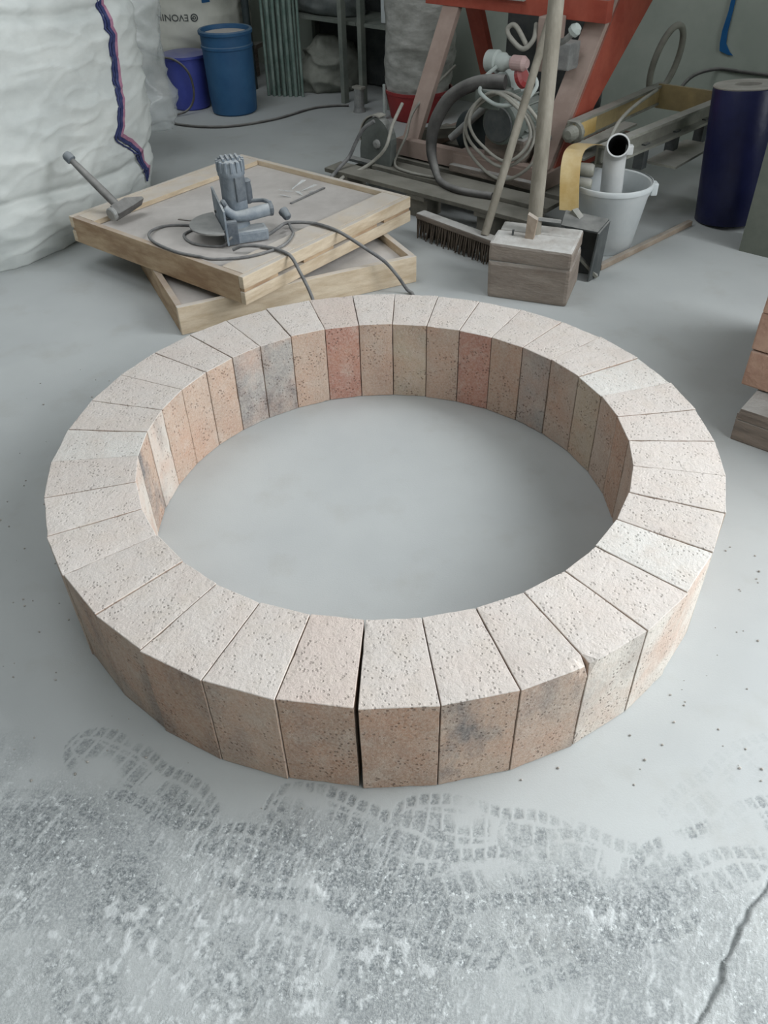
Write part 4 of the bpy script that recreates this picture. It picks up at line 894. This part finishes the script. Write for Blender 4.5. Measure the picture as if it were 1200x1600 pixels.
def on_bag(me, M_, m, nm):
    b = BM(); b.from_mesh(me); b.transform(M_)
    bmesh.ops.subdivide_edges(b, edges=[e_ for e_ in b.edges if e_.calc_length() > 0.02], cuts=2)
    dr_ = (M_.to_3x3() @ Vector((0, 0, -1))).normalized()
    for v in b.verts:
        h = et.ray_cast(v.co - dr_ * 0.5, dr_)
        if h[0]: v.co = h[0] - dr_ * 0.004
    link(nm, b, MT[m], eb)
def text_mesh(body, size):
    cu = bpy.data.curves.new('t', 'FONT'); cu.body = body; cu.size = size; cu.align_x = 'LEFT'
    o_ = bpy.data.objects.new('t', cu); COL.objects.link(o_); dg = bpy.context.evaluated_depsgraph_get(); me = bpy.data.meshes.new_from_object(o_.evaluated_get(dg))
    bpy.data.objects.remove(o_); return me
# print plane: faces the camera side of the bag, turned upside down
pn = Vector((0.25, -0.97, 0)).normalized(); pxr = Vector((0.97, 0.25, 0)).normalized()
def PM(x, y, z, flip=True):
    s = -1 if flip else 1
    M_ = Matrix((pxr * s, Z * s, pn)).transposed().to_4x4(); M_.translation = Vector((x, y, z)); return M_
PRINT = (-1.235, 6.65, 0.555)
on_bag(text_mesh('EVONIK', 0.062), PM(PRINT[0] - 0.045, PRINT[1], PRINT[2]), 'ink', 'print')
bm2 = BM(); lathe(bm2, [(0.018, 0), (0.026, 0)], (0, 0.022, 0), Z, 24, False, False); lathe(bm2, [(0.006, 0), (0.012, 0)], (0, 0.022, 0), Z, 20, False, False); bm2.faces.new([bm2.verts.new(v) for v in ((0.004, 0.018, 0), (0.022, 0.024, 0), (0.020, 0.030, 0), (0.004, 0.026, 0))])
tmp = bpy.data.meshes.new('t'); bm2.to_mesh(tmp); bm2.free(); on_bag(tmp, PM(PRINT[0] - 0.005, PRINT[1], PRINT[2]), 'ink', 'print')
bm2 = BM(); bm2.faces.new([bm2.verts.new(v) for v in ((-0.03, -0.045, 0), (0.03, -0.045, 0), (0.03, 0.045, 0), (-0.03, 0.045, 0))]); bmesh.ops.subdivide_edges(bm2, edges=bm2.edges, cuts=3, use_grid_fill=True)
tmp = bpy.data.meshes.new('t'); bm2.to_mesh(tmp); bm2.free(); on_bag(tmp, PM(PRINT[0] + 0.09, PRINT[1] + 0.02, PRINT[2] + 0.11), 'inkblue', 'print')
ep = thing('bag_pallet', (EC[0], EC[1], 0), 'dark pallet under the cream printed bag', 'pallet')
eax = (Vector((math.cos(AX + .35), math.sin(AX + .35), 0)), Vector((-math.sin(AX + .35), math.cos(AX + .35), 0)), Z)
for k in (-0.38, 0, 0.38):
    link('bearer', box(BM(), Vector((EC[0], EC[1], 0.105)) + eax[0] * k, (0.1, 0.8, 0.208), eax), MT['oldwood'], ep)
for k in (-0.36, -0.18, 0, 0.18, 0.36):
    link('deck_board', box(BM(), Vector((EC[0], EC[1], 0.226)) + eax[1] * k, (0.95, 0.13, 0.03), eax), MT['oldwood'], ep)

# ------------------------------------------------------------------ drums and floor cables
dc = Vector((-1.0, 6.38, 0))
dr_ = thing('blue_drum', dc, 'dusty open-topped blue plastic drum standing in front of the cream bag', 'drum')
auto_smooth(link('drum_body', lathe(BM(), [(0.145, 0.001), (0.158, 0.012), (0.166, 0.12), (0.170, 0.30), (0.172, 0.41), (0.178, 0.415), (0.178, 0.43), (0.172, 0.435), (0.174, 0.50), (0.160, 0.50), (0.158, 0.47)], dc, Z, 40), MT['blue'], dr_))
auto_smooth(link('rim', lathe(BM(), [(0.172, 0), (0.184, 0.004), (0.186, 0.022), (0.178, 0.03), (0.166, 0.028), (0.162, 0.005)], dc + Z * 0.495, Z, 40, False, False), MT['blue'], dr_))
link('contents', lathe(BM(), [(0.157, 0), (0.15, 0.006)], dc + Z * 0.492, Z, 32), MT['board'], dr_)
dc2 = Vector((-1.335, 6.54, 0))
dr2 = thing('indigo_drum', dc2, 'smaller indigo plastic tub standing behind and left of the blue drum', 'tub')
auto_smooth(link('tub_body', lathe(BM(), [(0.125, 0.001), (0.135, 0.01), (0.155, 0.34), (0.148, 0.345), (0.145, 0.33)], dc2, Z, 32), MT['indigo'], dr2))
auto_smooth(link('rim', lathe(BM(), [(0.155, 0), (0.165, 0.004), (0.165, 0.02), (0.150, 0.024)], dc2 + Z * 0.33, Z, 32, False, True), MT['indigo'], dr2))
bm = BM(); tube(bm, [(-1.75, 5.7, 0.009), (-1.48, 6.15, 0.009), (-1.36, 6.05, 0.009), (-1.18, 5.97, 0.009), (-0.95, 5.97, 0.009), (-0.68, 6.12, 0.009), (-0.45, 6.36, 0.009), (-0.30, 6.42, 0.009), (-0.18, 6.42, 0.009)], 0.009, 8, n=10)
tag(auto_smooth(link('floor_cable', bm, MT['rubber']), 80), 'black cable winding across the floor in front of the blue drum', 'cable')
bm = BM(); tube(bm, [(-1.62, 5.95, 0.012), (-1.46, 6.22, 0.012), (-1.33, 6.31, 0.03), (-1.27, 6.33, 0.12), (-1.28, 6.33, 0.26), (-1.36, 6.33, 0.345), (-1.48, 6.32, 0.38), (-1.62, 6.32, 0.45)], 0.008, 8, n=8)
tag(auto_smooth(link('hanging_cable', bm, MT['rubber']), 80), 'black cable looping up in front of the indigo tub', 'cable')
# ------------------------------------------------------------------ rods, rack, stored things at the back wall
for i in range(13):
    t_ = i / 12; x = -0.79 + 0.255 * t_ + rnd.uniform(-0.006, 0.006); y = 6.80 - 0.06 * t_ + (0.028 if i % 2 else -0.008)
    bm = BM(); tube(bm, [(x, y, 0.001), (x + rnd.uniform(-0.004, 0.004), y + 0.075, 0.9), (x + rnd.uniform(-0.006, 0.006), y + 0.15, 1.75)], 0.0105 + rnd.uniform(-0.001, 0.003), 8)
    tag(auto_smooth(link('metal_rod', bm, MT['rodgreen']), 70), 'grey-green rod in the upright bundle left of the rack', 'rod', 'grey-green rods leaning upright by the rack')
bm = BM(); tube(bm, [(-0.93, 7.02, 0.42), (-0.93, 7.03, 0.8), (-0.93, 7.04, 1.6)], 0.028, 12); 
pst = link('black_pipe', bm, MT['tealblack']); tag(auto_smooth(pst, 60), 'black vertical pipe behind the blue drum', 'pipe')
bmx = BM(); tube(bmx, [(-0.93, 7.02, 0.0), (-0.93, 7.02, 0.43)], 0.032, 12, raw=True); link('pipe_foot', bmx, MT['tealblack'], pst)
rk = thing('storage_rack', W(-4.4, 5.05), 'tall grey storage rack with a shelf, against the back wall', 'rack')
for a, b in ((-5.15, 4.86), (-4.43, 4.805), (-4.30, 4.86), (-4.04, 4.86), (-5.15, 5.28), (-4.37, 5.28), (-4.04, 5.28)):
    link('post', box(BM(), W(a, b, 0.9), (0.036, 0.05, 1.8), None, 0.003), MT['shelf'], rk)
for z in (0.50, 1.05):
    for (a0_, a1_) in ((-5.17, -4.36), (-4.36, -4.02)): link('shelf_board', box(BM(), W((a0_ + a1_) / 2, 5.07, z), (a1_ - a0_ - 0.004, 0.40, 0.022)), MT['shelf'], rk)
link('back_panel', box(BM(), W(-4.59, 5.315, 0.9), (1.16, 0.012, 1.78)), MT['darksteel'], rk)
bm = bag('s', 'cloth', W(-4.83, 5.07)[:2], 20, 0.23, 0.15, 0.36, 0.12, 12, e=2.3, nseg=80, nz=40, amp=0.07, z0=0.001, topround=0.8)
tag(link('crumpled_sack', bm, MT['sack'], smooth=True), 'crumpled pale sack lying on the floor under the rack shelf', 'sack')
bm = bag('s', 'cloth', W(-4.78, 5.07)[:2], math.degrees(AX), 0.30, 0.14, 0.22, 0.1, 17, e=2.3, nseg=60, nz=26, amp=0.05, z0=0.512, topround=0.8)
tag(link('folded_sheet', bm, MT['cloth'], smooth=True), 'crumpled dark grey sheet heaped on the rack shelf', 'sheet')
bm = BM(); box(bm, W(-4.16, 4.95, 0.63), (0.04, 0.04, 0.23), None, 0.008); bb_ = link('white_bottle', bm, MT['white']); tag(bb_, 'slim white bottle standing on the rack shelf beside the wrapped bag', 'bottle')
# wrapped bag in the red tub
wc = Vector((0.31, 6.12, 0))
rt_ = thing('red_tub', wc, 'red plastic tub under the film-wrapped bag', 'tub')
auto_smooth(link('tub_body', lathe(BM(), [(0.18, 0.001), (0.19, 0.01), (0.225, 0.165), (0.232, 0.17), (0.235, 0.19), (0.225, 0.19), (0.185, 0.02)], wc, Z, 36), MT['redtub'], rt_))
link('handle', box(BM(), wc + Vector((-0.235, -0.05, 0.12)), (0.02, 0.03, 0.2), (Vector((1, 0, 0)), Vector((0, 1, 0)), Z), 0.005), MT['plugw'], rt_)
bm = bag('w', 'wrap', (0.315, 6.12), -10, 0.168, 0.165, 1.05, 0.36, 23, e=2.4, nseg=100, nz=80, amp=0.022, z0=0.024, topround=0.15)
tag(link('wrapped_bag', bm, MT['wrap'], smooth=True), 'tall bag wrapped in crinkled clear film standing in the red tub', 'wrapped bag')
# blue tape on the wall, cable on the wall
def at_wall(px, py, off=0.0):
    o_, d_ = ray(px, py); t_ = (RN1 - off - o_.dot(N)) / d_.dot(N); return o_ + d_ * t_
tw = Vector((2.055, 5.32, 0.0))
bm = BM()
prev = None
for (du, z, hw_) in ((0.0, 0.95, 0.012), (-0.004, 0.72, 0.012), (-0.012, 0.62, 0.016), (-0.008, 0.56, 0.018), (0.012, 0.52, 0.030), (0.05, 0.505, 0.014)):
    c = W(-1.93 + du, RN1 - 0.012, z); cur = [bm.verts.new(c - D * hw_), bm.verts.new(c + D * hw_), bm.verts.new(c + D * hw_ + N * 0.006), bm.verts.new(c - D * hw_ + N * 0.006)]
    if prev:
        for k in range(4): bm.faces.new((prev[k], prev[(k + 1) % 4], cur[(k + 1) % 4], cur[k]))
    else: bm.faces.new(cur)
    prev = cur
bm.faces.new(prev)
tag(link('blue_strap', bm, MT['tape']), 'short blue strap hanging down the green-grey back wall', 'strap')
bm = BM(); tube(bm, [W(-2.05, RN1 - 0.35, 0.28), W(-2.02, RN1 - 0.2, 0.40), W(-1.95, RN1 - 0.02, 0.425), W(-1.8, RN1 - 0.014, 0.43), W(-1.5, RN1 - 0.014, 0.43), W(-0.9, RN1 - 0.014, 0.42)], 0.010, 8)
tag(auto_smooth(link('wall_cable', bm, MT['rubber']), 80), 'dark cable along the back wall behind the navy roll', 'cable')

# ------------------------------------------------------------------ brick stack on a pallet at the right edge
sp = thing('wooden_pallet', W(-0.05, 2.85, 0), 'dark wooden pallet under the stacked pink bricks at the right edge', 'pallet')
for b in (2.455, 2.85, 3.25):
    for a in (-0.50, -0.02, 0.46):
        link('foot_block', box(BM(), W(a, b, 0.040), (0.13, 0.10, 0.078), None, 0.004, 0.002), MT['oldwood'], sp)
    link('bearer', box(BM(), W(-0.02, b, 0.0905), (1.09, 0.10, 0.022), None, 0.003), MT['oldwood'], sp)
for a in (-0.51, -0.38, -0.25, -0.12, 0.01, 0.14, 0.27, 0.40, 0.48):
    link('deck_board', box(BM(), W(a, 2.85, 0.113), (0.095, 0.90, 0.022), None, 0.002, 0.001), MT['oldwood'], sp)
bs = thing('brick_stack', W(-0.05, 2.9, 0.125), 'stack of rough pink bricks on the dark pallet at the right edge', 'brick stack')
for l in range(4):
    for i in range(4):
        for j in range(3):
            bm = BM(); box(bm, W(-0.615 + 0.13 + 0.262 * i + rnd.uniform(-.004, .004), 2.53 + 0.125 + 0.255 * j + rnd.uniform(-.006, .006), 0.127 + 0.064 + l * 0.13), (0.255, 0.248, 0.127), None, 0.006, 0.002)
            link('brick', bm, MT['lowbrick'], bs)

# ------------------------------------------------------------------ loose crumbs on the floor around the ring
bm = BM()
for i in range(330):
    a = rnd.uniform(0, 2 * math.pi); r = 0.92 + abs(rnd.gauss(0, 0.28))
    c = Vector((RC.x + math.cos(a) * r, RC.y + math.sin(a) * r, 0))
    if c.y > 2.75 or (c.x > 1.0 and c.y > 1.75) or c.y < 0.9: continue
    e_ = rnd.uniform(0.0012, 0.0038)
    bmesh.ops.create_icosphere(bm, subdivisions=1, radius=e_, matrix=Matrix.Translation(c + Z * e_ * 0.6) @ Matrix.Diagonal((1, rnd.uniform(0.6, 1.3), 0.7, 1)))
o = link('stone_crumbs', bm, MT['crumb']); tag(o, 'tiny stone crumbs scattered on the floor around the brick ring', 'crumbs', kind='stuff')
